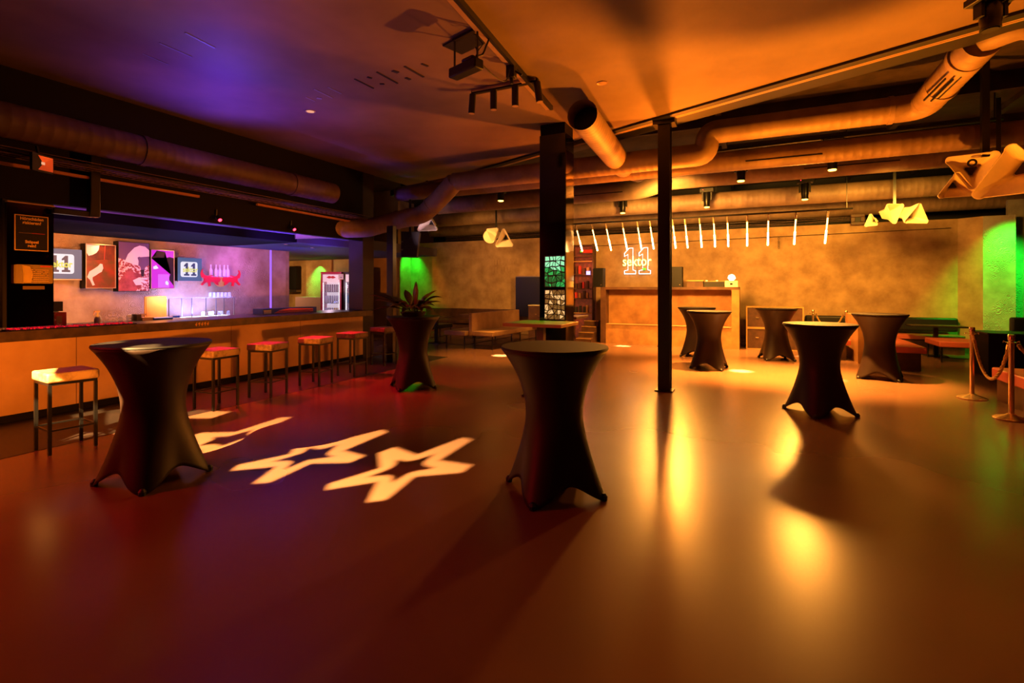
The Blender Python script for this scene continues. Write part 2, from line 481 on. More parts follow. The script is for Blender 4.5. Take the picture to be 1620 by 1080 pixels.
# ------------------------------------------------------------------ scuffs on the ceiling
def fl(px, py, h):
    Z = 800 * (EYE - h) / (py - 455); X = (px - 810) / 800 * Z
    c, s = math.cos(THETA), math.sin(THETA)
    return Vector((X * c - Z * s, X * s + Z * c, h))
def scuff(a, b, wd, m, name):
    p, q = fl(*a, CE - .004), fl(*b, CE - .004)
    return MB().obox(p, q, wd, .006).build(name, m)
paint_w = mat('pale_scuff', '#8c86a0', 0.5); paint_k = mat('dark_scuff', '#120a08', 0.8)
for a, b, wd in (((293, 52), (340, 76), .025), ((252, 68), (303, 90), .02), ((226, 85), (266, 102), .012),
                 ((497, 141), (526, 155), .02), ((519, 138), (540, 148), .02), ((484, 154), (498, 160), .015), ((501, 155), (509, 156), .05)):
    tag(scuff(a, b, wd, paint_w, 'ceiling_scuff'), 'pale scratch marks on the purple part of the ceiling', 'scratch', 'pale scratches on the ceiling')
for a, b, wd in (((561, 125), (591, 140), .02), ((596, 114), (629, 132), .025), ((640, 105), (670, 122), .03), ((621, 112), (630, 115), .05),
                 ((581, 122), (588, 124), .03), ((601, 133), (608, 133), .03), ((642, 123), (649, 126), .04), ((667, 101), (677, 105), .03)):
    tag(scuff(a, b, wd, paint_k, 'ceiling_slot'), 'dark slot cut in the ceiling left of the hanging projector', 'slot', 'dark slots in the ceiling')
def lamp_disc(p, r, label, m=M['downlight']):
    t = thing('recessed_downlight', label, 'ceiling light', p)
    MB().lathe([(r, -.004), (r * 1.3, -.008), (r * 1.35, 0.0)], 20, close=False).build('ring', M['trim_metal'], t)
    MB().lathe([(r, -.006), (r, -.002)], 20).build('lamp', m, t)
lamp_disc(fl(491, 176, CE), .055, 'small glowing round downlight in the purple side of the ceiling')
lamp_disc(fl(953, 131, CE), .05, 'small dull round downlight in the orange side of the ceiling', M['trim_metal'])

# ------------------------------------------------------------------ ducts
def duct(path, r, label, ribs=.12, m=None, open0=False, fr=.28, collars=()):
    t = thing('ventilation_duct', label, 'duct', path[0])
    P = fillet([Vector(p) - Vector(path[0]) for p in path], fr)
    MB().tube(P, r, 24, caps=not open0, ribs=ribs).build('pipe', m or M['duct'], t, smooth=True)
    if open0:
        d = (P[1] - P[0]).normalized()
        MB().tube([P[0] + d * .30, P[0] + d * .32], r * .97, 24).build('damper', M['black'], t)
    for k, c in enumerate(collars):
        a = Vector(c[0]) - Vector(path[0]); b = Vector(c[1]) - Vector(path[0])
        MB().tube([a, b], r + .012, 24).build('collar', m or M['duct'], t, smooth=True)
    return t
def screws(t, path): pass
duct([(-7.28, -3.0, 3.36), (-7.28, 7.3, 3.36)], .19, 'big round ventilation duct above the cable tray over the bar', m=mat('duct_bar_metal', '#5c4230', .6, c2='#483224', scale=2.5), collars=[((-7.28, 3.9, 3.36), (-7.28, 3.98, 3.36)), ((-7.28, 6.3, 3.36), (-7.28, 6.38, 3.36))])
duct([(-5.46, 8.78, 3.70), (-1.05, 8.7, 3.70), (-.66, 8.7, 3.70), (-.66, 8.7, 4.04), (-.2, 8.7, 4.04), (2.12, 8.7, 4.04), (2.2, 6.95, 4.16)], .18,
     'long duct with upright elbow passing behind the steel column, nearest of the rear ducts', fr=.22,
     collars=[((1.72, 8.7, 4.04), (1.78, 8.7, 4.04)), ((2.15, 8.1, 4.08), (2.16, 8.02, 4.085)), ((2.17, 7.35, 4.135), (2.175, 7.27, 4.14))])
duct([(2.2, 6.95, 4.22), (2.45, 6.72, 4.24), (3.2, 7.35, 4.2), (4.6, 7.5, 4.2)], .19, 'short thick duct bending at the top right corner', fr=.2)
duct([(-7.4, 9.45, 3.72), (7.8, 9.45, 3.72)], .17, 'straight duct second nearest under the rear ceiling')
duct([(-7.6, 11.4, 3.74), (-2.2, 11.4, 3.74), (-1.7, 11.4, 3.9), (7.8, 11.4, 3.9)], .22, 'straight duct in the middle of the rear ducts above the hanging lamps', ribs=.12)
duct([(-9.6, 13.9, 3.76), (7.8, 13.9, 3.76)], .22, 'straight duct above the row of lit hanging tubes')
duct([(-10.9, 15.9, 3.68), (7.8, 15.9, 3.68)], .24, 'rearmost duct running above the top of the plaster wall')
duct([(-1.98, 6.28, 3.78), (-2.16, 9.3, 3.78), (-2.02, 10.1, 3.83)], .195, 'open ended round duct hanging in front of the mirrored column', open0=True, fr=.3, ribs=.10)
duct([(-8.3, 7.3, 2.72), (-7.45, 8.45, 2.82), (-7.0, 8.8, 3.0), (-6.35, 8.95, 3.12), (-5.85, 8.85, 3.42), (-5.46, 8.78, 3.70)], .19,
     'kinked duct rising from the bar pillar to the rear ceiling', fr=.12, ribs=.10, collars=[((-6.95, 8.82, 3.01), (-6.91, 8.83, 3.02)), ((-6.72, 8.87, 3.055), (-6.68, 8.88, 3.06)), ((-7.9, 7.82, 2.77), (-7.86, 7.87, 2.775)), ((-6.12, 8.90, 3.26), (-6.09, 8.895, 3.28))])
# slot diffusers let in the ducts
for (a, b) in (((-.1, 9.29, 3.66), (1.0, 9.29, 3.66)), ((.9, 11.19, 3.84), (2.4, 11.19, 3.84)), ((-3.9, 11.19, 3.68), (-2.6, 11.19, 3.68))):
    t = tag(MB().obox(a, b, .012, .02).build('slot_diffuser', M['black']), 'thin black air slot along the side of a rear duct', 'vent', 'air slots on the ducts')
for k in range(3):
    tag(MB().obox((2.13 - .17 + .0 + .07 * k, 8.0, 3.905 + .01 - .02 * (k == 1)), (2.18 - .17 + .07 * k, 7.4, 3.955 - .02 * (k == 1)), .014, .02).build('slot_diffuser', M['black']),
        'thin black air slot under the angled duct at upper right', 'vent', 'air slots under the angled duct')

# duct strap, small crooked pipe at the ceiling edge
t = thing('water_pipe', 'thin pipe with elbow tucked under the ceiling edge', 'pipe', (-7.5, 9.6, 3.86))
MB().tube(fillet([(0, 0, 0), (1.9, -.35, .05), (2.0, -.4, -.15)], .1), .05, 12).build('pipe', M['duct'], t, smooth=True)
t = thing('square_pipe', 'black square pipe with a bend hanging beside the poster pillar', 'pipe', (-7.6, 3.12, 2.48))
MB().obox((0, 0, 0), (0, .42, .0), .07, .07).obox((0, .42, -.03), (0, .42, .75), .11, .11, up=(0, 1, 0)).build('pipe', M['steel_dark'], t, bevel=.01)

# ------------------------------------------------------------------ cable tray
t = thing('cable_tray', 'wire mesh cable tray full of cables above the bar front', 'cable tray', (-7.45, -3, 3.05))
g = MB()
for x in (-.11, 0, .11): g.obox((x, 0, 0), (x, 11.4, -.06), .008, .008)
for k in range(95): g.obox((-.11, k * .12, -k * .12 * .005), (.11, k * .12, -k * .12 * .005), .006, .006)
for x in (-.11, .11):
    g.obox((x, 0, .07), (x, 11.4, .01), .007, .007)
g.build('mesh', M['tray'], t)
g = MB()
for k in range(7):
    x = -.09 + .028 * k; P = []
    for j in range(24):
        P.append((x + random.uniform(-.015, .015), j * .49, .02 + random.uniform(0, .04) - j * .49 * .005))
    g.tube(P, .009 + .003 * (k % 2), 6)
g.build('cable_bundle', M['cable_mix'], t)
for (y0, y1) in ((-1.5, 4.9), (5.9, 8.2)):
    tag(MB().obox((-7.6, y0, 2.965), (-7.6, y1, 2.935), .05, .035).build('timber_batten', M['strip_wood']),
        'pale batten under the cable tray, left stretch near the floodlight' if y0 < 0 else 'pale batten under the cable tray, far stretch near the bar pillar', 'batten')

# floodlight
t = thing('floodlight', 'square floodlight with glowing red and amber reflector at upper left', 'floodlight', (-7.30, 2.89, 2.96), R(20))
MB().prism(rrect(-.13, .13, -.10, .10, .01), (0, 0, 0), (-.1, 1, 0), (0, 0, 1), .03).build('housing', M['black'], t)
g = MB(); a = [(-.11, -.08), (.11, -.08), (.11, .08), (-.11, .08)]; b = [(-.02, -.015), (.02, -.015), (.02, .015), (-.02, .015)]
n0 = [(.036, x, z) for x, z in a] + [(.031, x, z) for x, z in b]
g.v = n0; g.f = [(0, 1, 5, 4), (1, 2, 6, 5), (2, 3, 7, 6), (3, 0, 4, 7)]
g.build('reflector', M['flood_face'], t)
MB().box(.028, .034, -.02, .02, -.015, .015).build('lamp', M['downlight'], t)
MB().obox((-.02, 0, .09), (-.05, 0, .2), .02, .02).build('bracket', M['black'], t)

# red laser spots on the bulkhead
for y, lb in ((5.24, 'red glowing spotlight on the bulkhead above the bull sign, nearer one'), (6.68, 'red glowing spotlight on the bulkhead by the bar pillar, farther one')):
    t = thing('red_spotlight', lb, 'spotlight', (-7.66, y, 2.67))
    MB().tube([(0, 0, 0), (.06, 0, -.05)], .035, 14).build('housing', M['black'], t, smooth=True)
    MB().tube([(.06, 0, -.05), (.066, 0, -.055)], .026, 14).build('lens', M['red_led'], t)
    MB().obox((-.03, 0, .0), (-.02, 0, .12), .02, .015).build('bracket', M['black'], t)

# ------------------------------------------------------------------ bar
t = thing('bar_counter', 'long bar with dark stone top and pale orange front panel', 'bar', (-7.7, 2.5, 0))
MB().box(-.05, 0, -6.2, 6.1, .09, .935).build('front_panel', M['bar_front'], t)
MB().box(-.06, -.02, -6.2, 6.1, 0.004, .09).build('kick_board', M['dark'], t)
MB().box(-.85, .12, -6.2, 6.09, .935, 1.055).box(.01, .12, 6.09, 6.27, .935, 1.055).build('worktop', M['counter'], t, bevel=.006)
for y in (-1.2, .9, 3.0, 4.4): MB().box(0, .002, y, y + .006, .09, .935).build('panel_joint', M['wood_dark'], t)
g = MB(); oo = (.12, 2.45, .995)
for k in range(5):
    g.prism(circ(k * .045, (k % 2) * .01, .016, 7), (.121, 2.35, .995), *FX, .002)
    g.prism([(k * .045 - .005, -.025), (k * .045 + .004, -.025), (k * .045 + .012, .03), (k * .045 + .004, .03)], (.121, 2.35, .995), *FX, .002)
g.build('gold_mark', M['gold'], t)
# rear counter behind the bar
t = thing('rear_counter', 'back bar counter below the framed prints', 'counter', (-10.59, 2, 0))
MB().box(0, .62, -5.5, 6.2, 0, .90).build('cabinet', M['wood_dark'], t)
MB().box(0, .66, -5.5, 6.2, .90, .94).build('worktop', M['steel'], t)

# ------------------------------------------------------------------ wall art and screens
def digit11(g, o, fr, h, d):
    w_ = h * .42
    for k in (0, 1):
        x = (k - 1) * h * .56 + h * .28 - w_ * .5
        pts = [(0, 0), (w_, 0), (w_, h * .12), (w_ * .74, h * .14), (w_ * .74, h), (w_ * .42, h), (0, h * .80), (0, h * .70), (w_ * .30, h * .74), (w_ * .30, h * .14), (0, h * .12)]
        g.prism([(p[0] + x, p[1] - h / 2) for p in pts], o, *fr, d)
def screen(y0, y1, z0, z1, label, big):
    yc, zc = (y0 + y1) / 2, (z0 + z1) / 2; hw, hh = (y1 - y0) / 2, (z1 - z0) / 2
    t = thing('wall_screen', label, 'screen', (-10.42, yc, zc))
    MB().box(-.16, .0, -hw, hw, -hh, hh).build('casing', M['black'], t)
    MB().prism(rrect(-hw, hw, -hh, hh, .01), (0, 0, 0), *FX, .006).build('display', M['screen_blue'], t)
    dx = -.06 if big else 0
    MB().prism(rrect(-hw * .78 + dx, hw * .62 + dx * .3, -hh * .66, hh * .66, .04), (.007, 0, 0), *FX, .003).build('white_field', M['screen_white'], t)
    g = MB(); digit11(g, (.011, dx, 0), FX, hh * 1.1, .003); g.build('number', M['screen_navy'], t)
    text('sektor', hh * .62, (.016, dx, -.01), FX, M['screen_yellow'], 'lettering', t, .001, sx=.8, bold=.004)
    if big:
        for k in range(4):
            P = [(.012, dx - hw * .35 + (hw * (.18 + .12 * k)) * math.cos(a), hh * (.25 + .13 * k) * 1.0 * math.sin(a)) for a in [PI * (.62 + .76 * j / 10) for j in range(11)]]
            MB().tube(P, .006, 5).build('stripe', M['screen_navy'], t)
    MB().box(-.02, .01, -hw, hw, -hh - .02, -hh - .004).build('lower_trim', M['trim_metal'], t)
screen(4.2, 4.68, 1.70, 2.20, 'blue screen with white field and striped number next to the poster pillar', True)
screen(6.29, 6.78, 1.69, 2.16, 'blue screen with a white field left of the red bull shelf sign', False)
def frame(y0, y1, z0, z1, label, bg, parts, mframe=M['trim_metal'], cat='picture', d=.1, name='framed_print'):
    yc, zc = (y0 + y1) / 2, (z0 + z1) / 2; hw, hh = (y1 - y0) / 2, (z1 - z0) / 2
    t = thing(name, label, cat, (-10.43, yc, zc))
    MB().box(-.16, 0, -hw, hw, -hh, hh).build('box', M['black'], t)
    if mframe:
        g = MB(); e = .012
        g.box(-.02, .012, -hw, hw, -hh, -hh + e).box(-.02, .012, -hw, hw, hh - e, hh).box(-.02, .012, -hw, -hw + e, -hh + e, hh - e).box(-.02, .012, hw - e, hw, -hh + e, hh - e)
        g.build('frame', mframe, t)
    MB().box(0, .003, -hw + .01, hw - .01, -hh + .01, hh - .01).build('print', bg, t)
    for i, (nm, pts, m) in enumerate(parts):
        MB().prism([(x * hw, z * hh) for x, z in pts], (.0035 + .0006 * i, 0, 0), *FX, .0006).build(nm, m, t)
    return t
frame(4.74, 5.2, 1.54, 2.32, 'narrow print with a pale hand on rust brown, left framed picture', M['art_brown'], [
    ('rust_ground', [(-.97, -.97), (.97, -.97), (.97, .25), (.3, .32), (-.97, .22)], M['art_rust']),
    ('rose_shape', [(-.95, .95), (-.1, .95), (-.15, .75), (-.3, .6), (-.55, .5), (-.8, .45), (-.95, .6)], M['art_white']),
    ('pale_hand', [(-.9, -.5), (-.75, -.25), (-.45, -.12), (-.2, .0), (-.05, .12), (.1, .1), (.15, -.08), (.05, -.25), (-.1, -.3), (-.35, -.42), (-.55, -.5), (-.55, -.62), (-.4, -.85), (-.55, -.88), (-.72, -.62)], M['art_white']),
    ('thin_line', [(.2, .3), (.23, .3), (.3, .97), (.26, .97)], M['art_red']),
])
frame(5.24, 5.77, 1.48, 2.40, 'tall unframed print of a hat, glass and hand, middle of the pictures', M['art_mauve'], [
    ('speckled_ground', [(-.98, -.98), (.98, -.98), (.98, .1), (.5, .0), (-.98, .35)], M['art_speckle']),
    ('rose_ground', [(-.4, -.1), (.3, -.3), (.6, -.6), (.1, -.98), (-.98, -.98), (-.98, -.6)], M['art_pink']),
    ('hat', [(-.6, .2), (-.4, .5), (.0, .78), (.35, .88), (.7, .85), (.98, .7), (.98, .45), (.3, .4), (.25, .05)], M['art_white']),
    ('glass_bowl', [(.2, .38), (.3, .42), (.98, .34), (.98, .1), (.7, -.0), (.6, -.4), (.5, -.4), (.4, .0)], M['art_mauve']),
    ('drink', [(.4, -.12), (.65, -.1), (.62, -.38), (.45, -.38)], M['art_dark']),
    ('hand', [(-.1, -.55), (.3, -.42), (.8, -.45), (.85, -.52), (.4, -.5), (.8, -.58), (.75, -.66), (.4, -.62), (.6, -.72), (.1, -.75)], M['art_white']),
    ('nails', [(.72, -.53), (.86, -.5), (.88, -.55), (.74, -.58)], M['art_red']),
], None)
frame(5.79, 6.23, 1.53, 2.29, 'glowing magenta and black picture, right framed picture', M['screen_magenta'], [
    ('dark_shape', [(-.5, .95), (.2, .9), (.1, .55), (.5, .1), (.4, .0), (.75, -.3), (.95, -.3), (.95, .6), (.6, .65), (.3, .6), (-.3, .6), (-.95, .55), (-.6, .7)], M['art_dark']),
    ('dark_edge', [(.5, -.5), (.95, -.85), (.95, -.2), (.7, -.15)], M['art_dark']),
    ('light_box', [(-.4, -.25), (.55, -.25), (.55, -.95), (-.4, -.95)], M['screen_lilac']),
    ('scribble', [(-.8, .12), (-.55, .2), (-.35, .05), (-.6, .0), (-.78, .0)], M['screen_white']),
    ('low_scribble', [(.2, -.65), (.35, -.58), (.5, -.7), (.45, -.82), (.25, -.78)], M['screen_white']),
], M['trim_metal'])

# bull shelf sign with bottles
t = thing('bull_sign_shelf', 'red shelf sign of two charging bulls meeting at a gold disc', 'shelf sign', (-10.5, 7.19, 1.72))
BULL = [(.0, .02), (.05, .07), (.12, .06), (.2, .1), (.3, .08), (.36, .10), (.40, .16), (.385, .22), (.41, .2), (.43, .13), (.41, .05), (.36, .03), (.36, -.02), (.43, -.10), (.40, -.12), (.33, -.06),
        (.28, -.05), (.26, -.14), (.22, -.13), (.23, -.05), (.15, -.05), (.10, -.1), (.05, -.12), (.06, -.05), (.02, -.04)]
MB().prism([(x, z) for x, z in BULL], (.10, .02, 0), *FX, .03).build('bull', M['red_logo'], t)
MB().prism([(-x, z) for x, z in BULL][::-1], (.10, -.02, 0), *FX, .03).build('bull', M['red_logo'], t)
MB().prism(circ(0, -.04, .14, 20, .11), (.085, 0, 0), *FX, .012).build('disc', M['gold'], t)
MB().box(-.1, .14, -.25, .25, .06, .075).build('shelf', M['glass'], t)
bot = thing('spirit_bottle', 'clear bottle standing on the red bull shelf', 'bottle', (-10.45, 7.0, 1.796), 0, 'bottles on the bull shelf')
MB().lathe([(.032, 0), (.034, .02), (.034, .13), (.012, .18), (.011, .23), (.013, .235)], 12).build('body', mat('bottle_glass', '#d8b8d8', .1, emit=(.8, .5, .9), est=.12), bot, smooth=True)
MB().lathe([(.014, .235), (.014, .25)], 10).build('cap', M['white'], bot)
for k in (1, 2, 3, 4): dup(bot, (-10.45, 7.0 + (.115, .20, .30, .385)[k - 1], 1.796))

# glass display with blue-white light
t = thing('glass_display', 'glass shelf unit glowing blue white on the back bar', 'shelf', (-10.2, 6.55, .94))
MB().box(-.18, .18, -.70, .72, .40, .412).build('top_shelf', M['glass'], t)
for y in (-.66, -.22, .28, .68):
    MB().box(-.17, -.155, y, y + .012, 0, .4).build('upright', M['steel'], t)
    MB().box(.155, .17, y, y + .012, 0, .4).build('upright', M['steel'], t)
MB().box(-.17, .17, -.66, .69, .0, .02).build('light_base', M['white_led'], t)
gl = thing('drinking_glass', 'upturned drinking glass on top of the glowing glass shelf', 'glass', (-10.1, 6.75, 1.353), 0, 'glasses on the glowing shelf')
MB().lathe([(.035, 0), (.03, .10), (.026, .10), (.03, .005)], 12, close=False).build('bowl', M['glass'], gl, smooth=True)
for k in range(1, 6): dup(gl, (-10.1, 6.75 + k * .085, 1.353))
gl2 = dup(gl, (-10.1, 6.6, .963), None, 'drinking glass inside the glowing glass shelf unit', 'glasses inside the glowing shelf unit')
for k in range(1, 6): dup(gl2, (-10.1 + .07 * (k % 2), 6.6 + k * .1, .963))
g = thing('small_fruit_tray', 'small tray with red and blue packets in the glowing shelf unit', 'tray', (-10.08, 6.0, .962))
MB().box(-.04, .04, -.08, .12, 0, .012).build('base', M['white'], g)
for k in range(3): MB().box(-.03, .03, -.07 + k * .065, -.02 + k * .065, .012, .045).build('packet', M['red_item'] if k == 0 else M['blue_plastic'], g)
tag(MB().box(-10.598, -10.585, 8.58, 8.625, .94, 2.465).build('led_strip', M['violet_led']), 'upright violet light strip on the bar wall corner', 'light strip')

# things on the bar counter and back counter
g = thing('bar_mat', 'dark rubber bar mat with red sparkle beneath the poster pillar', 'mat', (-7.75, 2.95, 1.055))
MB().box(-.10, .14, -.2, 1.1, 0, .01).build('base', M['black'], g)
s_ = MB()
for k in range(260):
    x, y = random.uniform(-.09, .13), random.uniform(-.18, 1.05); s_.box(x, x + .012, y, y + .012, .01, .02 + random.random() * .012)
o = s_.build('stud', mat('red_glitter', '#b01020', .2, emit=(1, .02, .05), est=.25), g); o['kind'] = 'stuff'
t = thing('red_printed_box', 'red patterned box behind the counter right of the poster pillar', 'box', (-8.35, 3.5, 1.055))
MB().box(-.05, .05, -.07, .06, 0, .17).build('carton', M['red_item'], t)
MB().box(.05, .053, -.05, .01, .03, .12).build('label', M['card'], t)
t = thing('tablet', 'black tablet screen above the red patterned box', 'tablet', (-8.45, 3.52, 1.055))
MB().box(-.01, .01, -.07, .06, .18, .31).build('screen', M['black'], t); MB().box(-.03, .0, -.02, .02, 0, .2).build('stand', M['steel'], t)
t = thing('spray_bottle', 'pale spray bottle standing on the back of the counter', 'bottle', (-8.3, 3.92, 1.055))
MB().lathe([(.045, 0), (.045, .05), (.03, .10), (.012, .13), (.012, .15)], 14).build('body', M['white'], t, smooth=True)
MB().box(-.012, .012, -.045, .02, .15, .172).obox((0, -.04, .15), (0, -.055, .11), .008, .008).build('trigger', M['art_white'], t)
for k, (y, r, hh, lb) in enumerate(((4.2, .03, .07, 'small glass on the counter left of the jar'), (4.32, .045, .10, 'round glass jar with knob lid on the counter'))):
    t = thing('glass_jar' if k else 'tumbler', lb, 'jar' if k else 'glass', (-8.3, y, 1.055))
    MB().lathe([(r * .8, 0), (r, .02), (r, hh * .7), (r * .7, hh)], 14, close=False).build('bowl', M['glass'], t, smooth=True)
    MB().lathe([(r * .72, hh * (1 if k else .3)), (r * .3, hh * (1.1 if k else .32))], 14).build('lid' if k else 'content', M['white'], t)
t = thing('cardboard_box', 'open cardboard box with raised flap on the bar back', 'box', (-8.3, 4.5, 1.055))
MB().box(-.07, .07, -.12, -.06, 0, .10).build('side_box', M['case'], t)
MB().box(-.08, .08, -.05, .15, 0, .05).build('carton', M['card'], t)
MB().obox((.0, -.05, .06), (.0, .02, .10), .14, .006).build('flap', M['card'], t)
t = thing('tan_board', 'tan upright board with rounded frame behind the cardboard box', 'board', (-8.4, 4.73, 1.055))
MB().prism(rrect(-.16, .16, 0, .36, .02), (0, 0, 0), *FX, .02).build('panel', M['tan'], t)
MB().prism(rrect(-.14, .14, .02, .34, .02), (.021, 0, 0), *FX, .004).build('face', M['leather_pale'], t)
tag(MB().tube([(-8.22, 4.6, 1.078), (-8.22, 4.88, 1.078)], .022, 12).build('blue_roll', M['blue_plastic'], smooth=True), 'blue roll lying on the counter in front of the tan board', 'roll')
t = thing('cash_desk', 'dark blue till box with pink lit lid near the bar end', 'till', (-8.35, 7.15, 1.055))
MB().box(-.12, .15, -.66, .62, 0, .10).build('body', mat('till_blue', '#1c2c9c', .4), t)
MB().prism([(-.42, 0), (.52, 0), (.52, .06), (-.05, .085), (-.3, .05)], (.151, 0, .01), *FX, .01).build('front_panel', mat('till_pink', '#e05078', .4), t)
MB().box(.151, .155, -.64, -.48, .01, .07).build('sticker', M['white'], t)

# poster and earplug dispenser on the mirror pillar
t = thing('warning_poster', 'black poster with gold border and lettering on the mirror pillar', 'poster', (-7.685, 2.96, 2.195))
MB().box(0, .004, -.155, .155, -.21, .205).build('border', M['poster_text'], t)
MB().box(.004, .006, -.146, .146, -.20, .196).build('sheet', M['poster_black'], t)
text('Hörschäden\nriskieren?', .048, (.008, 0, .14), FX, M['poster_text'], 'heading', t, .0006, sx=.92, bold=.0012)
text('Stöpsel\nrein!', .046, (.008, 0, -.13), FX, M['poster_text'], 'footing', t, .0006, sx=.92, bold=.0012)
MB().box(.007, .008, -.12, 0, -.008, .0).build('gold_rule', mat('rule_brown', '#5a4020', .5), t)
MB().box(.007, .008, .0, .12, -.008, .0).build('red_rule', mat('rule_red', '#901810', .5), t)
t = thing('earplug_dispenser', 'clear box with yellow foam content and small print under the poster', 'dispenser', (-7.685, 2.97, 1.71))
MB().prism(rrect(-.17, .17, -.11, .11, .012), (0, 0, 0), *FX, .05).build('box', M['perspex'], t)
MB().prism([(-.09, -.10), (-.03, -.10), (-.01, .0), (-.04, .09), (-.1, .10), (-.09, .0)], (.012, 0, 0), *FX, .025).build('foam_heap', M['wax'], t)
g = MB()
for k in range(7):
    for j in range(9):
        if random.random() < .85: g.box(.051, .052, -.03 + j * .018, -.018 + j * .018, -.085 + k * .022, -.079 + k * .022)
g.build('small_print', M['poster_text'], t)
MB().box(.051, .052, .05, .15, .085, .1).build('red_bar', M['art_red'], t)
tag(MB().box(-7.686, -7.682, 2.88, 3.08, 1.53, 1.57).build('name_plate', mat('dull_gold', '#6c5020', .6)), 'dull gold plate below the clear dispenser', 'plate')

# ------------------------------------------------------------------ bar stools
st = thing('bar_stool', '', 'bar stool', (-6.0, 2.57, 0.004), R(-6), 'bar stools along the bar front')
MB().box(-.2, .2, -.2, .2, .665, .755).build('seat', M['leather'], st, bevel=.018)
g = MB().box(-.185, .185, -.185, -.16, .64, .665).box(-.185, .185, .16, .185, .64, .665).box(-.185, -.16, -.16, .16, .64, .665).box(.16, .185, -.16, .16, .64, .665)
g.build('seat_frame', M['steel_dark'], st)
for sx in (-1, 1):
    for sy in (-1, 1): MB().box(sx * .173 - .0135, sx * .173 + .0135, sy * .173 - .0135, sy * .173 + .0135, 0, .64).build('leg', M['steel_dark'], st)
g = MB()
g.box(-.16, .16, -.181, -.165, .215, .23).box(-.16, .16, .165, .181, .215, .23).box(-.181, -.165, -.16, .16, .215, .23).box(.165, .181, -.16, .16, .215, .23)
g.build('footrest', M['steel_dark'], st)
st['label'] = 'bar stool with cream seat catching yellow light, nearest at far left'
for (x, y, a, lb) in ((-6.28, 4.28, 3, 'bar stool half hidden behind the left black cocktail table'), (-6.28, 5.06, 14, 'bar stool with dark chipped front edge, second right of left cocktail table'),
                      (-6.32, 5.98, 12, 'bar stool in the middle of the row, in front of the bar panel joint'), (-6.42, 6.9, 6, 'bar stool in front of the last bright stretch of bar front'),
                      (-6.72, 8.12, -4, 'farthest bar stool beside the bar pillar and plant table')):
    dup(st, (x, y, .004), R(a), lb)

# ------------------------------------------------------------------ cocktail tables
def cover_mesh(hgt=1.105, r0=.405, waist=.218, foot=.40, seed=0):
    n, mrow = 96, 30; g = MB()
    for j in range(mrow + 1):
        for k in range(n):
            th = 2 * PI * k / n; c2 = abs(math.cos(2 * th)); s_ = c2 ** 1.8
            hem = .125 * (1 - c2 ** 2.2) ** .8
            t = j / mrow; z = (hgt - .02) + (hem - (hgt - .02)) * t
            q = z / hgt
            # foot direction profile and gap direction profile
            if q > .52:
                e = (q - .52) / .46; rf = waist + (r0 - waist) * e ** 2.1; rg = rf
            else:
                e = (.52 - q) / .52
                rf = waist + (foot - waist) * e ** 1.35; rg = waist + (.30 - waist) * e ** 1.25
            r = rg + (rf - rg) * s_
            g.v.append((r * math.cos(th), r * math.sin(th), z))
    for j in range(mrow):
        for k in range(n):
            a = j * n + k; b = j * n + (k + 1) % n
            g.f.append((b, a, a + n, b + n))
    return g
def cocktail(x, y, a, label, hgt=1.105, r0=.405):
    t = thing('cocktail_table', label, 'cocktail table', (x, y, 0), R(a))
    o = cover_mesh(hgt, r0).build('stretch_cover', M['fabric'], t, smooth=True)
    sol = o.modifiers.new('s', 'SOLIDIFY'); sol.thickness = .004
    MB().lathe([(r0, hgt - .022), (r0 + .004, hgt - .012), (r0, hgt), (.001, hgt + .001)], 64).build('tabletop', M['fabric_top'], t, smooth=True)
    for k in range(4):
        th = k * PI / 2
        MB().tube([(.06 * math.cos(th), .06 * math.sin(th), .55), (.385 * math.cos(th), .385 * math.sin(th), .012)], .014, 8).build('leg', M['steel_dark'], t)
    for k in range(4):
        th = k * PI / 2
        MB().lathe([(.026, 0), (.028, .03), (.012, .05)], 10, (.39 * math.cos(th), .39 * math.sin(th), 0)).build('foot_pocket', M['black'], t)
    return t
CT = cocktail(-1.37, 3.64, -2, 'black cocktail table with draped cover, nearest, in the centre')
def ct(x, y, a, lb): dup(CT, (x, y, 0), R(a), lb)
ct(-4.41, 2.475, -40, 'black cocktail table at the left in front of the bar stools')
ct(-4.78, 6.47, 5, 'black cocktail table carrying the plant beside the bar pillar')
ct(.755, 7.32, -12, 'black cocktail table right of the steel column with two bright glints')
ct(1.97, 10.52, 30, 'cocktail table at right, half lit and half in shadow, before the pink bench')
ct(-.755, 10.45, 37, 'cocktail table lit orange on its right half, before the booth')
ct(-1.14, 12.19, 35, 'cocktail table partly hidden behind another, nearest the booth')
ct(.47, 12.33, 61, 'brown lit cocktail table in front of the double drawer case')

# high tables at the column
def htable(x0, x1, y0, y1, z, label, lx=None, m=M['wood_pale']):
    t = thing('high_table', label, 'table', ((x0 + x1) / 2, (y0 + y1) / 2, 0))
    hx, hy = (x1 - x0) / 2, (y1 - y0) / 2
    MB().box(-hx, hx, -hy, hy, z - .045, z).build('tabletop', m, t, bevel=.004)
    MB().box(-.05, .05, -.05, .05, .02, z - .045).build('pedestal', M['wood_dark'], t)
    MB().box(-.22, .22, -.22, .22, 0, .02).build('base', M['steel_dark'], t)
htable(-3.2, -2.32, 6.42, 7.18, 1.05, 'pale square high table glowing green at the mirrored column')
htable(-3.35, -2.72, 8.3, 9.0, 1.05, 'dark edged high table behind the mirrored column', m=M['wood_dark'])

# mirrored column
t = thing('mirrored_column', 'black mirror clad column with glowing green and amber stone panels', 'column', (-2.78, 7.3, 0), 0)
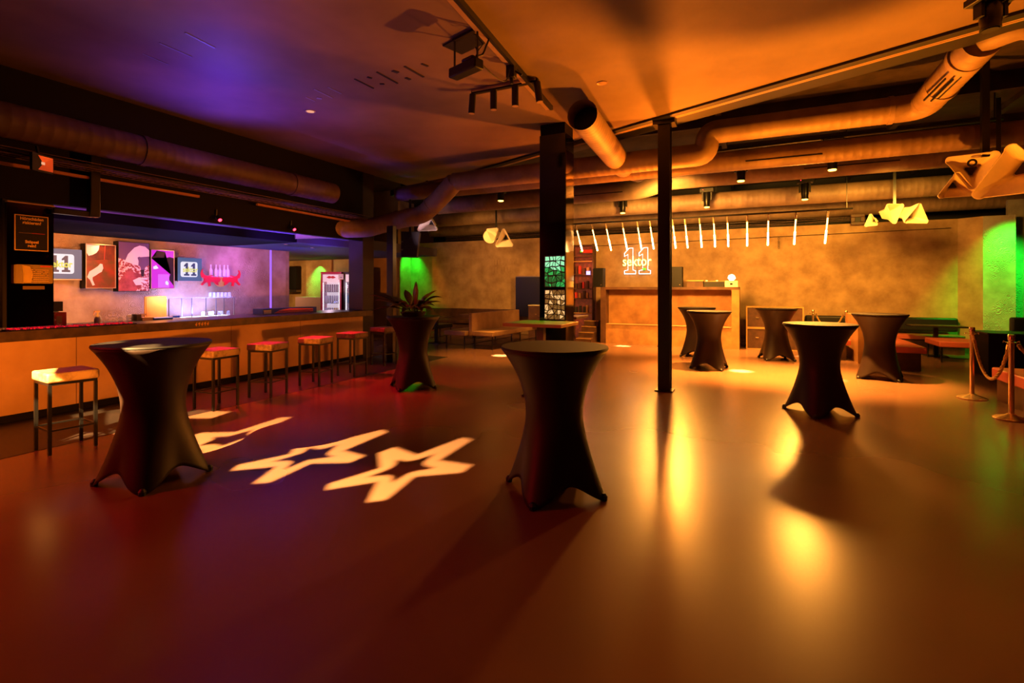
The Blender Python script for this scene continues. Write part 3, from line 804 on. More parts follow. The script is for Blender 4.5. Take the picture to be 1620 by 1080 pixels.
# front face normal towards the camera side
MB().box(-.21, .21, 0, .40, 0, 3.91).build('cladding', M['mirror'], t)
MB().box(-.20, .20, .01, .39, 3.91, 4.078).build('head', M['dark'], t)
MB().box(.211, .216, .02, .38, 0, 3.9).build('side_mirror', M['mirror_side'], t)
def stones(z0, z1, mats, name, brick):
    g = [MB() for _ in mats]; rows = int((z1 - z0) / .07)
    x0, x1 = -.125, .205
    pts = []
    nx = 5
    # jittered grid of stone polygons shrunk from their cell
    gx = [[(x0 + (x1 - x0) * (i / nx) + (random.uniform(-.028, .028) if 0 < i < nx else 0), z0 + (z1 - z0) * j / rows + (random.uniform(-.026, .026) if 0 < j < rows else 0)) for i in range(nx + 1)] for j in range(rows + 1)]
    for j in range(rows):
        for i in range(nx):
            q = [gx[j][i], gx[j][i + 1], gx[j + 1][i + 1], gx[j + 1][i]]
            tris = [q] if random.random() < .35 else ([q[:3], [q[0], q[2], q[3]]] if random.random() < .5 else [[q[0], q[1], q[3]], q[1:]])
            for p in tris:
                cx = sum(a for a, b in p) / len(p); cz = sum(b for a, b in p) / len(p)
                p = [(cx + (a - cx) * .72, cz + (b - cz) * .72) for a, b in p]
                u = (cz - z0) / (z1 - z0)
                if brick: k = 1 if random.random() < .3 else 0
                else: k = 0 if u > .58 else (1 if random.random() < .6 else 2)
                g[k].prism(p, (0, -.002, 0), *FY, .006)
    for k, mb in enumerate(g):
        o = mb.build(name, mats[k], t)
    MB().box(x0 - .005, x1 + .002, -.002, 0, z0 - .005, z1 + .005).build(name + '_back', M['black'], t)
stones(1.56, 2.04, [emit('stone_mint', (.35, .95, .5), 1.0), emit('stone_green', (.02, .42, .08), 1.0), emit('stone_deep_green', (.003, .12, .02), 1.0)], 'green_stone_panel', False)
stones(1.06, 1.52, [emit('stone_amber', (.28, .12, .025), .8), emit('stone_cream', (1.0, .55, .2), 1.0)], 'amber_stone_panel', True)

# ------------------------------------------------------------------ plant on the table
t = thing('potted_plant', 'broad leaved potted plant on the cocktail table by the pillar', 'plant', (-4.78, 6.47, 1.108))
MB().lathe([(.16, 0), (.19, .04), (.20, .07), (.17, .07), (.16, .05)], 20).build('pot', M['pot'], t, smooth=True)
def leaf(base, yaw, length, lift, droop, wd, m, roll=0.0):
    n = 9; g = MB(); d = Vector((math.cos(yaw), math.sin(yaw), 0)); s_ = Vector((-d.y, d.x, 0))
    s_ = (s_ * math.cos(roll) + Vector((0, 0, 1)) * math.sin(roll))
    for i in range(n):
        u = i / (n - 1)
        p = Vector(base) + d * length * u * math.cos(lift) + Vector((0, 0, 1)) * (length * math.sin(lift) * u - droop * u * u * length)
        stem = .22
        ww = .006 if u < stem else wd * math.sin(PI * min(1, (u - stem) / (1 - stem)) ** .75) + .003
        g.v += [tuple(p - s_ * ww + Vector((0, 0, ww * .35))), tuple(p), tuple(p + s_ * ww + Vector((0, 0, ww * .35)))]
        if i:
            a = (i - 1) * 3
            g.f += [(a, a + 1, a + 4, a + 3), (a + 1, a + 2, a + 5, a + 4)]
    o = g.build('leaf', m, t, smooth=True)
    so = o.modifiers.new('s', 'SOLIDIFY'); so.thickness = .003
LV = [(200, .62, 38, .35, .045), (185, .66, 24, .3, .05), (215, .6, 20, .5, .045), (165, .55, 30, .45, .04), (150, .5, 55, .3, .04), (95, .45, 80, .05, .03), (85, .42, 88, .05, .025),
      (45, .45, 60, .4, .05), (20, .55, 52, .35, .06), (10, .5, 36, .45, .05), (350, .42, 35, .7, .045), (330, .4, 45, .9, .05), (300, .38, 50, .8, .05), (280, .36, 62, .9, .05),
      (250, .4, 55, .7, .045), (235, .45, 40, .7, .045), (120, .45, 50, .6, .05), (5, .35, 65, .9, .05), (320, .3, 70, .9, .045), (200, .4, 60, .7, .05), (270, .3, 40, .9, .04), (340, .5, 22, .5, .04), (30, .6, 48, .55, .055), (0, .48, 55, .75, .06), (15, .3, 75, 1.1, .05), (340, .34, 72, 1.1, .05), (60, .4, 40, .6, .05), (175, .7, 35, .45, .05), (205, .72, 30, .3, .05), (190, .5, 50, .8, .05)]
for k, (yw, L, lf, dr, wd) in enumerate(LV):
    leaf((.05 * math.cos(R(yw)), .05 * math.sin(R(yw)), .06), R(yw) , L * 1.12, R(min(88, lf + 6)), dr * .85, wd * 1.6, M['leaf'] if 5 <= k <= 19 else M['leaf_dark'])

# ------------------------------------------------------------------ hanging things near the camera
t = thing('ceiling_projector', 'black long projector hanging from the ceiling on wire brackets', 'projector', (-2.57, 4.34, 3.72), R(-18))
MB().box(-.36, .06, .0, .26, .345, .358).build('shadow_board', M['black'], t)  # black board standing in for the projector's shadow on the ceiling
MB().box(-.20, .20, -.06, .06, -.05, .05).build('body', M['black'], t, bevel=.015)
MB().box(-.02, .15, -.05, .05, .05, .09).build('top_unit', M['black'], t, bevel=.02)
MB().box(-.185, .185, -.064, -.06, -.045, -.03).build('lower_lip', M['steel_dark'], t)
for x in (-.17, .17): MB().obox((x, 0, .05), (x, 0, .35), .015, .015).build('bracket', M['steel_dark'], t)
MB().box(-.19, .19, -.02, .02, .33, .355).build('mount_bar', M['steel_dark'], t)
MB().tube([(.17, .0, .12), (.2, .05, .2), (.15, .0, .28), (.1, .04, .2), (.16, 0, .14)], .006, 6).build('cable_loop', M['cable'], t)
tag(MB().tube(fillet([(-2.42, 4.28, 3.80), (-2.38, 4.34, 3.82), (-2.36, 4.45, 4.04)], .1), .01, 6).build('power_cable', M['cable']), 'black cable rising from the projector to the ceiling rail', 'cable')
tag(MB().tube(fillet([(-2.42, 4.26, 3.78), (-2.40, 4.6, 3.72), (-2.42, 4.95, 3.78), (-2.43, 5.06, 3.98)], .25), .007, 6).build('signal_cable', M['cable']), 'thin black cable drooping from the projector to the camera block', 'cable')
t = thing('surveillance_camera', 'small black camera block clamped to the ceiling rail', 'camera', (-2.44, 5.12, 3.98))
MB().box(-.05, .05, -.04, .04, -.08, .08).build('body', M['black'], t, bevel=.006)
MB().tube([(0, 0, -.08), (0.01, -.01, -.15)], .02, 10).build('lens', M['black'], t)
MB().obox((.0, 0, .02), (.12, .02, -.06), .02, .02).build('arm', M['black'], t)
t = thing('track_spotlight_bar', 'black ceiling bar carrying four slim spotlights', 'track light', (-2.79, 5.65, CE - .03), R(0))
MB().box(-.46, .46, -.025, .025, -.02, .02).build('bar', M['steel_dark'], t)
MB().box(-.44, .44, -.05, -.03, -.0, .028).build('mount_rail', M['trim_metal'], t)
for k, (x, tx, ty) in enumerate(((-.45, .10, -.0), (-.15, 0, 0), (.15, 0, 0), (.44, .06, .0))):
    s_ = MB().tube([(x, 0, -.02), (x + (-.02 if k == 0 else tx * .6), ty, -.26)], .044, 16).build('spotlight', M['steel_dark'], t, smooth=True)
    a = Vector((x, 0, -.02)); b = Vector((x + (-.02 if k == 0 else tx * .6), ty, -.26)); dd = (b - a).normalized()
    MB().tube([b, b + dd * .004], .038, 16).build('lens_ring', M['trim_metal'], s_)

# ------------------------------------------------------------------ moving heads
mh = thing('moving_head_light', '', 'stage light', (-.19, 10.33, 4.04))
MB().box(-.16, .16, -.09, .09, -.14, -.04).build('base', M['black'], mh, bevel=.01)
for s_ in (-1, 1): MB().box(s_ * .10 - .015, s_ * .10 + .015, -.04, .04, -.34, -.12).build('yoke_arm', M['black'], mh)
MB().lathe([(.07, -.14), (.078, -.2), (.078, -.38), (.07, -.44), (.074, -.47), (.074, -.50)], 20).build('head', M['steel_dark'], mh, smooth=True)
MB().lathe([(.06, -.515), (.06, -.50)], 20).build('lens', M['lens_amber'], mh)
MB().tube([(-.12, 0, -.04), (-.12, 0, .03), (-.08, 0, .05)], .012, 8).build('clamp', M['steel_dark'], mh)
g = MB()
for k in range(3): g.tube([(.1, .05, -.05), (.2, .06, -.10 - .02 * k), (.22, .0, -.02), (.14, -.03, .02)], .006, 5)
g.build('cable', M['cable'], mh)
MB().box(-.09, -.08, -.092, -.088, -.09, -.08).build('status_light', M['red_led'], mh)
HEADS = [(-.19, 10.33), (1.22, 10.02), (-1.01, 13.33), (1.07, 13.11), (-5.19, 10.33), (-3.11, 13.41)]
HL = ['lit black moving head lamp, left one of the two large ones', 'lit black moving head lamp, right one of the two large ones',
      'small lit moving head lamp just right of the steel column in the far row', 'small lit moving head lamp in the far row between the two big ones',
      'small lit moving head lamp left of the mirrored column', 'small lit moving head lamp above the hanging tubes right of mirrored column']
mh['label'] = HL[0]
for k in range(1, 6): dup(mh, (HEADS[k][0], HEADS[k][1], 4.04), None, HL[k])
t = tag(MB().tube([(-7, 10.35, 4.09), (3.4, 10.0, 4.09)], .025, 10).tube([(-6.9, 10.35, 4.09), (-6.9, 10.35, 4.72)], .012, 6).tube([(3.3, 10.0, 4.09), (3.3, 10.0, 4.72)], .012, 6).build('lighting_rail', M['steel_dark'], smooth=True), 'thin black lighting pipe crossing under the rear ceiling, front row', 'rail')
t = tag(MB().tube([(-7, 13.4, 4.09), (3.4, 13.1, 4.09)], .025, 10).tube([(-6.9, 13.4, 4.09), (-6.9, 13.4, 4.72)], .012, 6).tube([(3.3, 13.1, 4.09), (3.3, 13.1, 4.72)], .012, 6).build('lighting_rail', M['steel_dark'], smooth=True), 'thin black lighting pipe crossing under the rear ceiling, far row', 'rail')
# the unlit big lamp at top right
mh2 = dup(mh, (1.86, 5.72, 4.09), R(25), 'unlit black moving head lamp hanging at the top right ceiling edge')
for c in kids(mh2):
    if c.name.startswith('lens'):
        c.data = c.data.copy(); c.data.materials.clear(); c.data.materials.append(M['black'])
mh2.scale = (1, 1, .62)

# ------------------------------------------------------------------ lit hanging tubes
tb = thing('light_tube', 'slim hanging light tube glowing warm white above the booth', 'light tube', (-4.25, 12.5, 2.49), 0, 'row of hanging light tubes')
MB().tube([(0, 0, 0), (0, 0, .34)], .017, 10).build('bright_end', M['tube_light'], tb)
MB().tube([(0, 0, .342), (0, 0, .66)], .014, 10).build('dotted_end', M['tube_dots'], tb)
MB().tube([(0, 0, .662), (0, 0, .82)], .017, 10).build('housing', M['duct'], tb)
tb.rotation_euler = (R(42), 0, 0)
TX = [-4.25, -3.94, -3.54, -3.19, -2.79, -2.44, -2.15, -1.64, -1.37, -1.06, -.77, -.49, -.1, .31, .82, 1.39]
TT = [6, 6.5, 5.5, 4.5, 4, 3.5, 3, 2, 1.5, 1, .5, 0, -.5, -1, -1.5, -2.5]
for k in range(1, 16):
    o = dup(tb, (TX[k], 12.5, 2.49))
    o.rotation_euler = (R(42), 0, 0)
tag(MB().tube([(-4.6, 11.94, 3.12), (1.8, 11.94, 3.12)], .02, 8).tube([(-4.5, 11.94, 3.12), (-4.5, 11.94, 3.6)], .006, 6).tube([(-1.9, 11.94, 3.12), (-1.9, 11.94, 3.6)], .006, 6).tube([(1.7, 11.94, 3.12), (1.7, 11.94, 4.7)], .006, 6).build('tube_rail', M['steel_dark'], smooth=True), 'thin dark rail from which the light tubes hang', 'rail')
# clutter line between wall top and duct
g = thing('cable_run', 'loose cables lying along the top of the plaster back wall', 'cables', (-10, 15.45, 3.2))
for k in range(5):
    P = [(j * .7, random.uniform(-.02, .05), .03 + .05 * k * .6 + random.uniform(0, .05)) for j in range(19)]
    MB().tube(P, .012, 6).build('cable', M['cable_mix'], g)

# ------------------------------------------------------------------ horn loudspeakers
def horn(mb_list, o, w1, h1, w2, h2, dep, yaw, pitch, roll, t, nm='horn'):
    """rounded triangular horn flaring towards local -Y, hollow"""
    def tri(wd, hg, n=5):
        P = []
        for cx, cz, a in ((wd / 2, -hg / 2, -60), (0, hg / 2, 60), (-wd / 2, -hg / 2, 180)):
            rr = .14 * min(wd, hg) + .004
            for k in range(n + 1):
                th = R(a + 120 * k / n); P.append((cx * .86 + rr * math.cos(th), cz * .86 + rr * math.sin(th)))
        return P
    g = MB(); rings = []
    rm = Matrix.Rotation(yaw, 3, 'Z') @ Matrix.Rotation(pitch, 3, 'X') @ Matrix.Rotation(roll, 3, 'Y')
    for (s, y) in ((0, 0), (.25, -dep * .55), (1, -dep), (1.05, -dep), (1.05, -dep + .03), (.3, -dep * .45), (.06, .03)):
        ww = w2 + (w1 - w2) * s; hh = h2 + (h1 - h2) * s
        rings.append([tuple(Vector(o) + rm @ Vector((a, y, b))) for a, b in tri(ww, hh)])
    n = len(rings[0])
    for rg in rings: g.v += rg
    for j in range(len(rings) - 1):
        for k in range(n):
            a = j * n + k; b = j * n + (k + 1) % n; g.f.append((a, b, b + n, a + n))
    g.f.append(tuple(range(n))[::-1]); g.f.append(tuple((len(rings) - 1) * n + k for k in range(n)))
    ob = g.build(nm, M['horn'], t, smooth=True)
    tm = MB().prism(tri(w2 * .8, h2 * .8), (0, 0, 0), (1, 0, 0), (0, 0, 1), .008)
    tm.v = [tuple(Vector(o) + rm @ (Vector(p) + Vector((0, -.01, 0)))) for p in tm.v]
    tm.build('throat', M['horn_dark'], ob)
    return ob
def hang(t, x, z1): MB().obox((x, 0, .1), (x, 0, z1), .05, .05).build('hanger', M['steel_dark'], t)
t = thing('horn_loudspeaker', 'large cream horn loudspeaker cluster at the right edge, nearest', 'loudspeaker', (3.05, 9.18, 3.16), R(-20))
horn(None, (.27, 0, 0), .80, .56, .22, .16, .42, R(-14), R(10), 0, t)
horn(None, (-.27, .1, .06), .50, .42, .14, .12, .26, R(6), R(12), PI, t)
horn(None, (-.47, .06, -.12), .38, .30, .10, .08, .22, R(20), R(8), 0, t)
MB().tube([(-.06, .12, .0), (-.06, -.02, -.06)], .10, 16).build('driver', M['horn'], t, smooth=True); hang(t, .02, 1.0)
g = MB(); g.lathe([(.03, 0), (.055, 0), (.055, .01), (.03, .01)], 18, close=False)
g.v = [(-.24 + x, -.20 - z, .12 + y) for x, y, z in g.v]; g.build('ring_mark', M['black'], t)
t = thing('horn_loudspeaker', 'cream horn loudspeaker cluster hanging before the right end of the back wall', 'loudspeaker', (2.67, 12.89, 3.10), R(-12))
horn(None, (.13, 0, 0), .52, .34, .2, .16, .34, R(48), R(12), 0, t)
horn(None, (-.18, 0, -.02), .3, .36, .14, .12, .3, R(40), R(4), PI, t)
horn(None, (-.33, 0, -.12), .2, .22, .07, .06, .2, R(-20), R(4), 0, t); hang(t, .0, 1.0)
t = thing('horn_loudspeaker', 'cream horn loudspeaker cluster above the left end of the back wall', 'loudspeaker', (-6.77, 13.39, 3.08), R(20))
horn(None, (.2, 0, -.04), .44, .46, .16, .14, .32, R(-6), R(8), 0, t)
horn(None, (-.04, 0, .03), .36, .36, .12, .12, .28, R(-30), R(6), PI, t)
MB().tube([(-.3, .06, .0), (-.26, -.1, -.02)], .20, 22).build('driver', M['horn'], t, smooth=True); hang(t, -.1, 1.0)
t = thing('horn_loudspeaker', 'pale pink lit horn loudspeaker beneath the kinked duct', 'loudspeaker', (-6.95, 9.95, 3.08), R(20))
horn(None, (.12, 0, .02), .44, .36, .14, .12, .3, R(-10), R(6), 0, t)
MB().box(-.46, -.05, -.05, .06, -.07, .03).build('bass_arm', M['horn'], t, bevel=.03); hang(t, 0, 1.0)
# small square fixtures on top of the wall
for x, lb in ((-5.6, 'small square ring fixture on the wall top left of the mirrored column'), (2.42, 'small square ring fixture on the wall top left of the right horns')):
    t = thing('wall_top_fixture', lb, 'fixture', (x, 15.35, 3.28))
    g = MB().box(-.15, .15, -.03, .03, .06, .14).box(-.15, .15, -.03, .03, -.14, -.06).box(-.15, -.06, -.03, .03, -.06, .06).box(.06, .15, -.03, .03, -.06, .06)
    g.build('frame', M['wood_dark'], t, bevel=.01); MB().box(-.06, .06, .0, .02, -.06, .06).build('core', M['black'], t)
# black PA box near the green wall
t = thing('hanging_loudspeaker', 'black box loudspeaker hanging above the plant beside the green wall', 'loudspeaker', (-6.88, 9.2, 2.56), R(30))
MB().prism([(-.2, -.32), (.14, -.32), (.2, .24), (-.2, .24)], (0, 0, 0), *FY, -.35).build('cabinet', M['speaker'], t)
for z in (-.18, .0): MB().box(-.2, -.16, -.012, 0, z, z + .03).build('handle', M['steel'], t)
hang(t, 0, .95)
tag(MB().box(-6.90, -6.74, 8.42, 8.54, 0, 2.84).build('steel_post', M['steel_dark'], bevel=.004), 'black steel post behind the plant, beside the ochre wall', 'post')
# wires
t = tag(MB().tube([(-7.4, 8.7, 3.1), (-6.8, 8.9, 3.05), (-6.2, 9.0, 3.2), (-5.75, 8.9, 3.5)], .01, 6).build('slack_cable', M['white']), 'pale slack cable looping above the kinked duct', 'cable')

# ------------------------------------------------------------------ booth
t = thing('booth', 'orange lit wooden disc jockey booth with recessed front below the neon sign', 'booth', (-2.07, 13.9, 0))
MB().box(-1.78, 1.78, 0, .75, 1.50, 1.57).build('top', M['wood_dark'], t)
MB().box(-1.78, -1.63, 0, .75, 0, 1.50).build('side_post', M['wood_dark'], t)
MB().box(1.60, 1.78, 0, .75, 0, 1.50).build('side_post', M['wood'], t)
MB().box(-1.63, 1.60, .32, .36, .5, 1.50).build('front_panel', M['wood'], t)
MB().box(-1.63, 1.60, 0.02, .32, 0, .53).build('bench_front', M['wood'], t)
MB().box(-1.63, 1.60, 0.0, .32, .53, .545).build('bench_lip', M['wood_pale'], t)
for x, lb in ((-3.97, 'black monitor loudspeaker standing on the left end of the booth'), (-1.83, 'black monitor loudspeaker on the booth right of the steel column')):
    q = thing('monitor_loudspeaker', lb, 'loudspeaker', (x, 14.2, 1.57))
    MB().box(-.15, .15, -.13, .13, .0, .54).build('cabinet', M['speaker'], q, bevel=.008)
    MB().box(-.13, .13, -.136, -.13, .02, .52).build('grille', M['black'], q); MB().box(.08, .1, -.139, -.136, .05, .07).build('badge', M['trim_metal'], q)
q = thing('record_player', 'pale topped player on the booth next to the monitor loudspeaker', 'player', (-1.35, 14.15, 1.571))
MB().box(-.2, .2, -.15, .15, 0, .15).build('body', M['wood_dark'], q); MB().box(-.21, .21, -.16, .16, .15, .175).build('lid', M['case_edge'], q)
q = thing('mixer', 'long dark mixer with small lamps on the booth', 'mixer', (-.9, 14.15, 1.571))
MB().box(-.23, .25, -.15, .15, 0, .14).build('body', M['black'], q); MB().box(-.23, .25, -.152, .0, .14, .15).build('top_edge', M['case_edge'], q)
for x in (-.17, .08): MB().lathe([(.02, .15), (.02, .17)], 8, (x, -.1, 0)).build('lamp', M['lens_amber'], q)
q = thing('tissue_box', 'white box with tissue given its own glow on the right end of the booth', 'box', (-.48, 14.15, 1.571))
MB().box(-.15, .15, -.12, .12, 0, .16).build('carton', M['horn'], q)
MB().box(-.03, .03, -.122, -.12, .05, .1).build('opening', M['black'], q)
g = MB(); g.lathe([(.05, .16), (.10, .22), (.08, .30), (.03, .32)], 9); g.v = [(x * random.uniform(.8, 1.1), y, z * random.uniform(.97, 1.03)) for x, y, z in g.v]
g.build('tissue', emit('glow_tissue', (1, .8, .45), 3.0), q)  # glow put into the tissue's material, though it is no lamp
# double drawer case
t = thing('drawer_case', 'brown double drawer flight case with pale metal edging', 'case', (.5, 14.2, 0))
MB().box(-.62, .62, 0, .6, 0.02, 1.05).build('body', M['case'], t)
g = MB().box(-.64, .64, -.012, .61, 1.05, 1.075).box(-.64, -.61, -.012, 0, 0, 1.05).box(.61, .64, -.012, 0, 0, 1.05).box(-.61, .61, -.012, 0, 0, .02).box(-.61, .61, -.014, 0, .51, .56)
g.build('edging', M['case_edge'], t)
for z in (.28, .78): MB().box(-.42, -.35, -.02, -.005, z, z + .025).build('latch', M['chrome'], t)
# bundle of cables on the floor
q = thing('cable_coil', 'coiled cables on the floor between booth and drawer case', 'cables', (-.20, 14.4, 0))
for k in range(6): MB().tube([(.042 * math.cos(a) * (1 + .1 * k), .06 * math.sin(a), .05 + .05 * k + .01 * math.sin(3 * a)) for a in [2 * PI * j / 12 for j in range(13)]], .012, 6).build('loop', M['cable_mix'], q)

# neon sign
t = thing('neon_sign', 'glowing white neon number sign with yellow lettering on the back wall', 'neon sign', (-3.14, 15.4, 2.36))
def one(x, k=1.0):
    w_, h = .34, .78
    return [(x + a * w_, -.39 + b * h) for a, b in ((0, 0), (1, 0), (1, .12), (.76, .15), (.76, 1), (.42, 1), (0, .80), (.0, .68), (.32, .76), (.32, .15), (0, .12))]
for x in (-.38, .06):
    P = [(a, 0, b) for a, b in one(x)]; P.append(P[0])
    MB().tube(P, .011, 8).build('number_tube', M['neon_white'], t)
text('sektor', .42, (0, -.04, -.02), FY, M['neon_yellow'], 'lettering_tube', t, outline=True, bevel=.007, sx=.78)
text('sektor', .42, (0, -.05, -.02), FY, M['neon_white'], 'lettering', t, depth=.002, sx=.78, bold=-.014)
MB().prism(circ(.22, -.25, .06, 10, .035), (0, -.03, 0), *FY, .01).build('leaf_mark', M['neon_green'], t)
MB().box(-.02, .0, -.0, .1, -.3, .3).build('bracket', M['glass'], t)
# raised lettering on wall, left
g = thing('raised_wall_lettering', 'faint raised tall strokes on the plaster wall left of the mirrored column', 'wall relief', (-7.6, 15.5, 2.3))
for r_ in range(2):
    for k in range(10):
        if random.random() < .9:
            MB().box(-.5 + k * .11, -.47 + k * .11, -.012, 0, .02 - r_ * .26 + random.uniform(-.02, .02), .22 - r_ * .26).build('stroke', M['stucco'], g)
# wire and chain at wall top
tag(MB().tube([(-4.4, 15.44, 2.86), (4.3, 15.44, 2.98)], .006, 6).build('wall_wire', M['cable']), 'thin dark wire strung across the back wall', 'wire')
t = thing('hanging_chain', 'short dark chain with ring hanging on the back wall', 'chain', (.65, 15.42, 2.88))
for k in range(6): MB().tube([(.02 * math.cos(a), 0, -.05 * k + .03 * math.sin(a) - .04 * (k == 1)) for a in [2 * PI * j / 8 for j in range(9)]], .005, 5).build('link', M['steel_dark'], t)

# ------------------------------------------------------------------ doorway with rack left of the booth
t = thing('equipment_rack', 'red lit open shelf rack standing left of the booth', 'rack', (-4.75, 15.2, 0))
MB().box(-.34, .34, .1, .2, 0, 2.9).build('back_panel', M['red_rack'], t)
for x in (-.34, .30): MB().box(x, x + .04, -.1, .2, 0.0, 2.9).build('side', M['wood_dark'], t)
for z in (.75, 1.2, 1.5, 1.95, 2.35, 2.5, 2.85): MB().box(-.3, .3, -.1, .1, z, z + .03).build('shelf', M['case_edge'] if z in (.75, 2.35) else M['wood_dark'], t)
for k in range(16):
    z = (1.23, 1.53, 1.98, .78)[k % 4]; x = -.26 + .12 * (k // 4) + .01 * (k % 3)
    q = tag(MB().box(-4.75 + x, -4.75 + x + .07, 15.12, 15.22, z, z + random.uniform(.15, .25)).build('rack_box', random.choice([M['case'], M['card'], M['art_red'], M['speaker']])), 'small box on the red lit rack shelves', 'box', 'boxes on the red lit rack')
tag(MB().box(-4.62, -4.50, 15.06, 15.09, 1.95, 2.06).build('small_screen', emit('small_screen', (.45, .35, 1), 2.5)), 'tiny bluish screen on the red lit rack', 'screen')
t = thing('exit_box', 'dim green and white sign box above the rack', 'sign', (-4.7, 15.05, 2.62))
MB().box(-.02, .28, -.03, .03, 0, .1).build('body', M['art_red'], t); MB().box(-.1, -.03, -.03, .03, .03, .08).build('green_lamp', M['neon_green'], t)
# stairs beside booth
t = thing('steps', 'short dark steps with pale nosings beside the booth', 'steps', (-4.25, 13.6, 0))
for k in range(4):
    MB().box(-.22, .22, .25 * k, .25 * k + .26, 0, .14 + .15 * k).build('step', M['wood_dark'], t)
    MB().box(-.22, .22, .25 * k - .012, .25 * k, .12 + .15 * k, .14 + .15 * k).build('nosing', M['case_edge'], t)
# blue black panel and cabinet left of column
t = thing('dark_screen_panel', 'blue black screen panel on the wall left of the mirrored column', 'panel', (-6.66, 15.25, 0))
MB().box(-.45, .5, 0, .12, .6, 1.92).build('panel', M['blind'], t); MB().box(-.45, .5, -.01, .0, 1.9, 1.93).build('top_edge', M['steel'], t)
t = thing('low_cabinet', 'low dark cabinet with pale top left of the mirrored column', 'cabinet', (-6.1, 14.8, 0))
MB().box(-.35, .35, 0, .4, 0, .98).build('body', M['wood_dark'], t); MB().box(-.36, .36, -.01, .4, .98, 1.0).build('top', M['horn'], t)
for z in (.25, .7): MB().box(-.12, -.06, -.02, 0, z, z + .02).build('handle', M['chrome'], t)

# ------------------------------------------------------------------ left lounge
def bench(name, label, x, y, rz, L, D, seat_m, back=None, legs=True, h=.45, th=.12, plinth=False, back_m=None, bh=.9):
    t = thing(name, label, 'bench', (x, y, 0), R(rz))
    MB().box(0, D, 0, L, h - th, h).build('seat', seat_m, t, bevel=.02)
    if plinth: MB().box(.06, D - .08, .06, L, 0, h - th).build('plinth', M['wood_dark'], t)
    if legs:
        for lx in (.05, D - .05):
            for ly in (.05, L - .05): MB().box(lx - .012, lx + .012, ly - .012, ly + .012, 0, h - th).build('leg', M['steel_dark'], t)
        MB().box(.05, D - .05, .04, .06, .09, .105).build('stretcher', M['steel_dark'], t)
        MB().box(D - .06, D - .04, .05, L - .05, .09, .105).build('stretcher', M['steel_dark'], t)
    if back: MB().box(back[0], back[1], 0, L, h - th, bh).build('backrest', back_m or seat_m, t, bevel=.015)
    return t
bench('lounge_bench', 'pale leather bench with high back on slim legs, left lounge front', -6.42, 11.15, -3, 2.6, .62, M['leather_pale'], (-.10, 0))
bench('lounge_bench', 'dim leather bench backing onto the pale bench, left lounge', -7.2, 11.05, -3, 2.6, .66, M['leather_pale'])
bench('lounge_bench', 'dark padded bench along the back wall of the left lounge', -10.8, 15.48, -90, 3.7, .55, M['wood_dark'], (0, .1), bh=.82, legs=False, plinth=True, back_m=M['wood_dark'])
def ltable(x, y, label, z=.74, m=M['wood_dark'], wd=.35, L=.35):
    t = thing('lounge_table', label, 'table', (x, y, 0))
    MB().box(-wd, wd, -L, L, z - .035, z).build('tabletop', m, t)
    MB().box(-.04, .04, -.04, .04, .02, z - .035).build('pedestal', M['steel_dark'], t)
    MB().box(-.2, .2, -.2, .2, 0, .02).build('base', M['steel_dark'], t)
ltable(-8.0, 11.9, 'dark lounge table just right of the plant table')
ltable(-7.75, 13.6, 'dark lounge table behind the dim leather bench')
ltable(-5.0, 13.3, 'dark round edged table left of the steps behind the mirrored column', .76, M['wood_dark'], .4, .3)
q = bench('lounge_bench', 'dim low bench left of the lounge tables near the green wall', -8.9, 11.5, 0, 1.9, .5, M['leather_black'])

# ------------------------------------------------------------------ right lounge
t = thing('lounge_partition', 'orange lit wooden bench partition behind the half shadowed cocktail table', 'partition', (1.95, 12.35, 0))
MB().box(0, .12, 0, 1.5, 0, .97).build('panel', M['wood'], t)
bench('lounge_bench', 'pink leather bench on dark plinth right of the partition', 2.08, 11.75, 0, 2.1, .85, M['leather_pink'], legs=False, plinth=True, h=.44)
bench('lounge_bench', 'small pink leather bench left of the partition', 1.4, 12.8, 0, 1.2, .5, M['leather_pink'], legs=False, plinth=True, h=.44)
bench('lounge_bench', 'pink leather bench on thin black legs before the green wall', 3.5, 13.25, 0, 1.0, 1.25, M['leather_pink'], h=.44)
t = thing('wall_bench', 'long black padded bench with dark red seat along the right back wall', 'bench', (2.9, 14.9, 0))
MB().box(-1.65, 1.5, .38, .5, .50, .83).build('backrest', M['leather_black'], t, bevel=.05)
MB().box(-1.65, 1.5, -.05, .38, .33, .44).build('seat', M['leather_pink'], t, bevel=.02)
MB().box(-1.65, 1.5, .0, .38, 0, .33).build('plinth', M['wood_dark'], t)
ltable(3.75, 14.45, 'low dark table in the corner by the green wall', .70, M['leather_black'], .5, .28)
t = thing('low_partition', 'dark low wall below the green panel at the right edge', 'low wall', (3.68, 11.4, 0))
MB().box(0, 2.2, 0, .7, 0, .75).build('body', M['dark'], t); MB().box(-.02, 2.2, -.02, .72, .75, .77).build('cap', M['black'], t)
t = thing('armchair', 'dark green padded chair behind the low wall at the right edge', 'chair', (4.75, 12.45, 0))
MB().box(-.4, .5, .0, .14, .35, 1.0).build('backrest', mat('green_leather', '#22382c', .5), t, bevel=.04)
MB().box(-.4, .5, .14, .7, .3, .45).build('seat', mat('green_leather_seat', '#22382c', .5), t, bevel=.03)
for x in (-.35, .45): MB().box(x - .02, x + .02, .1, .14, 0, .3).box(x - .02, x + .02, .6, .64, 0, .3).build('leg', M['black'], t)
bench('lounge_bench', 'pink padded bench end behind the nearer chrome barrier post', 3.0, 8.2, 0, 1.0, 1.3, M['leather_pink'], legs=False, plinth=True, h=.45, th=.15)

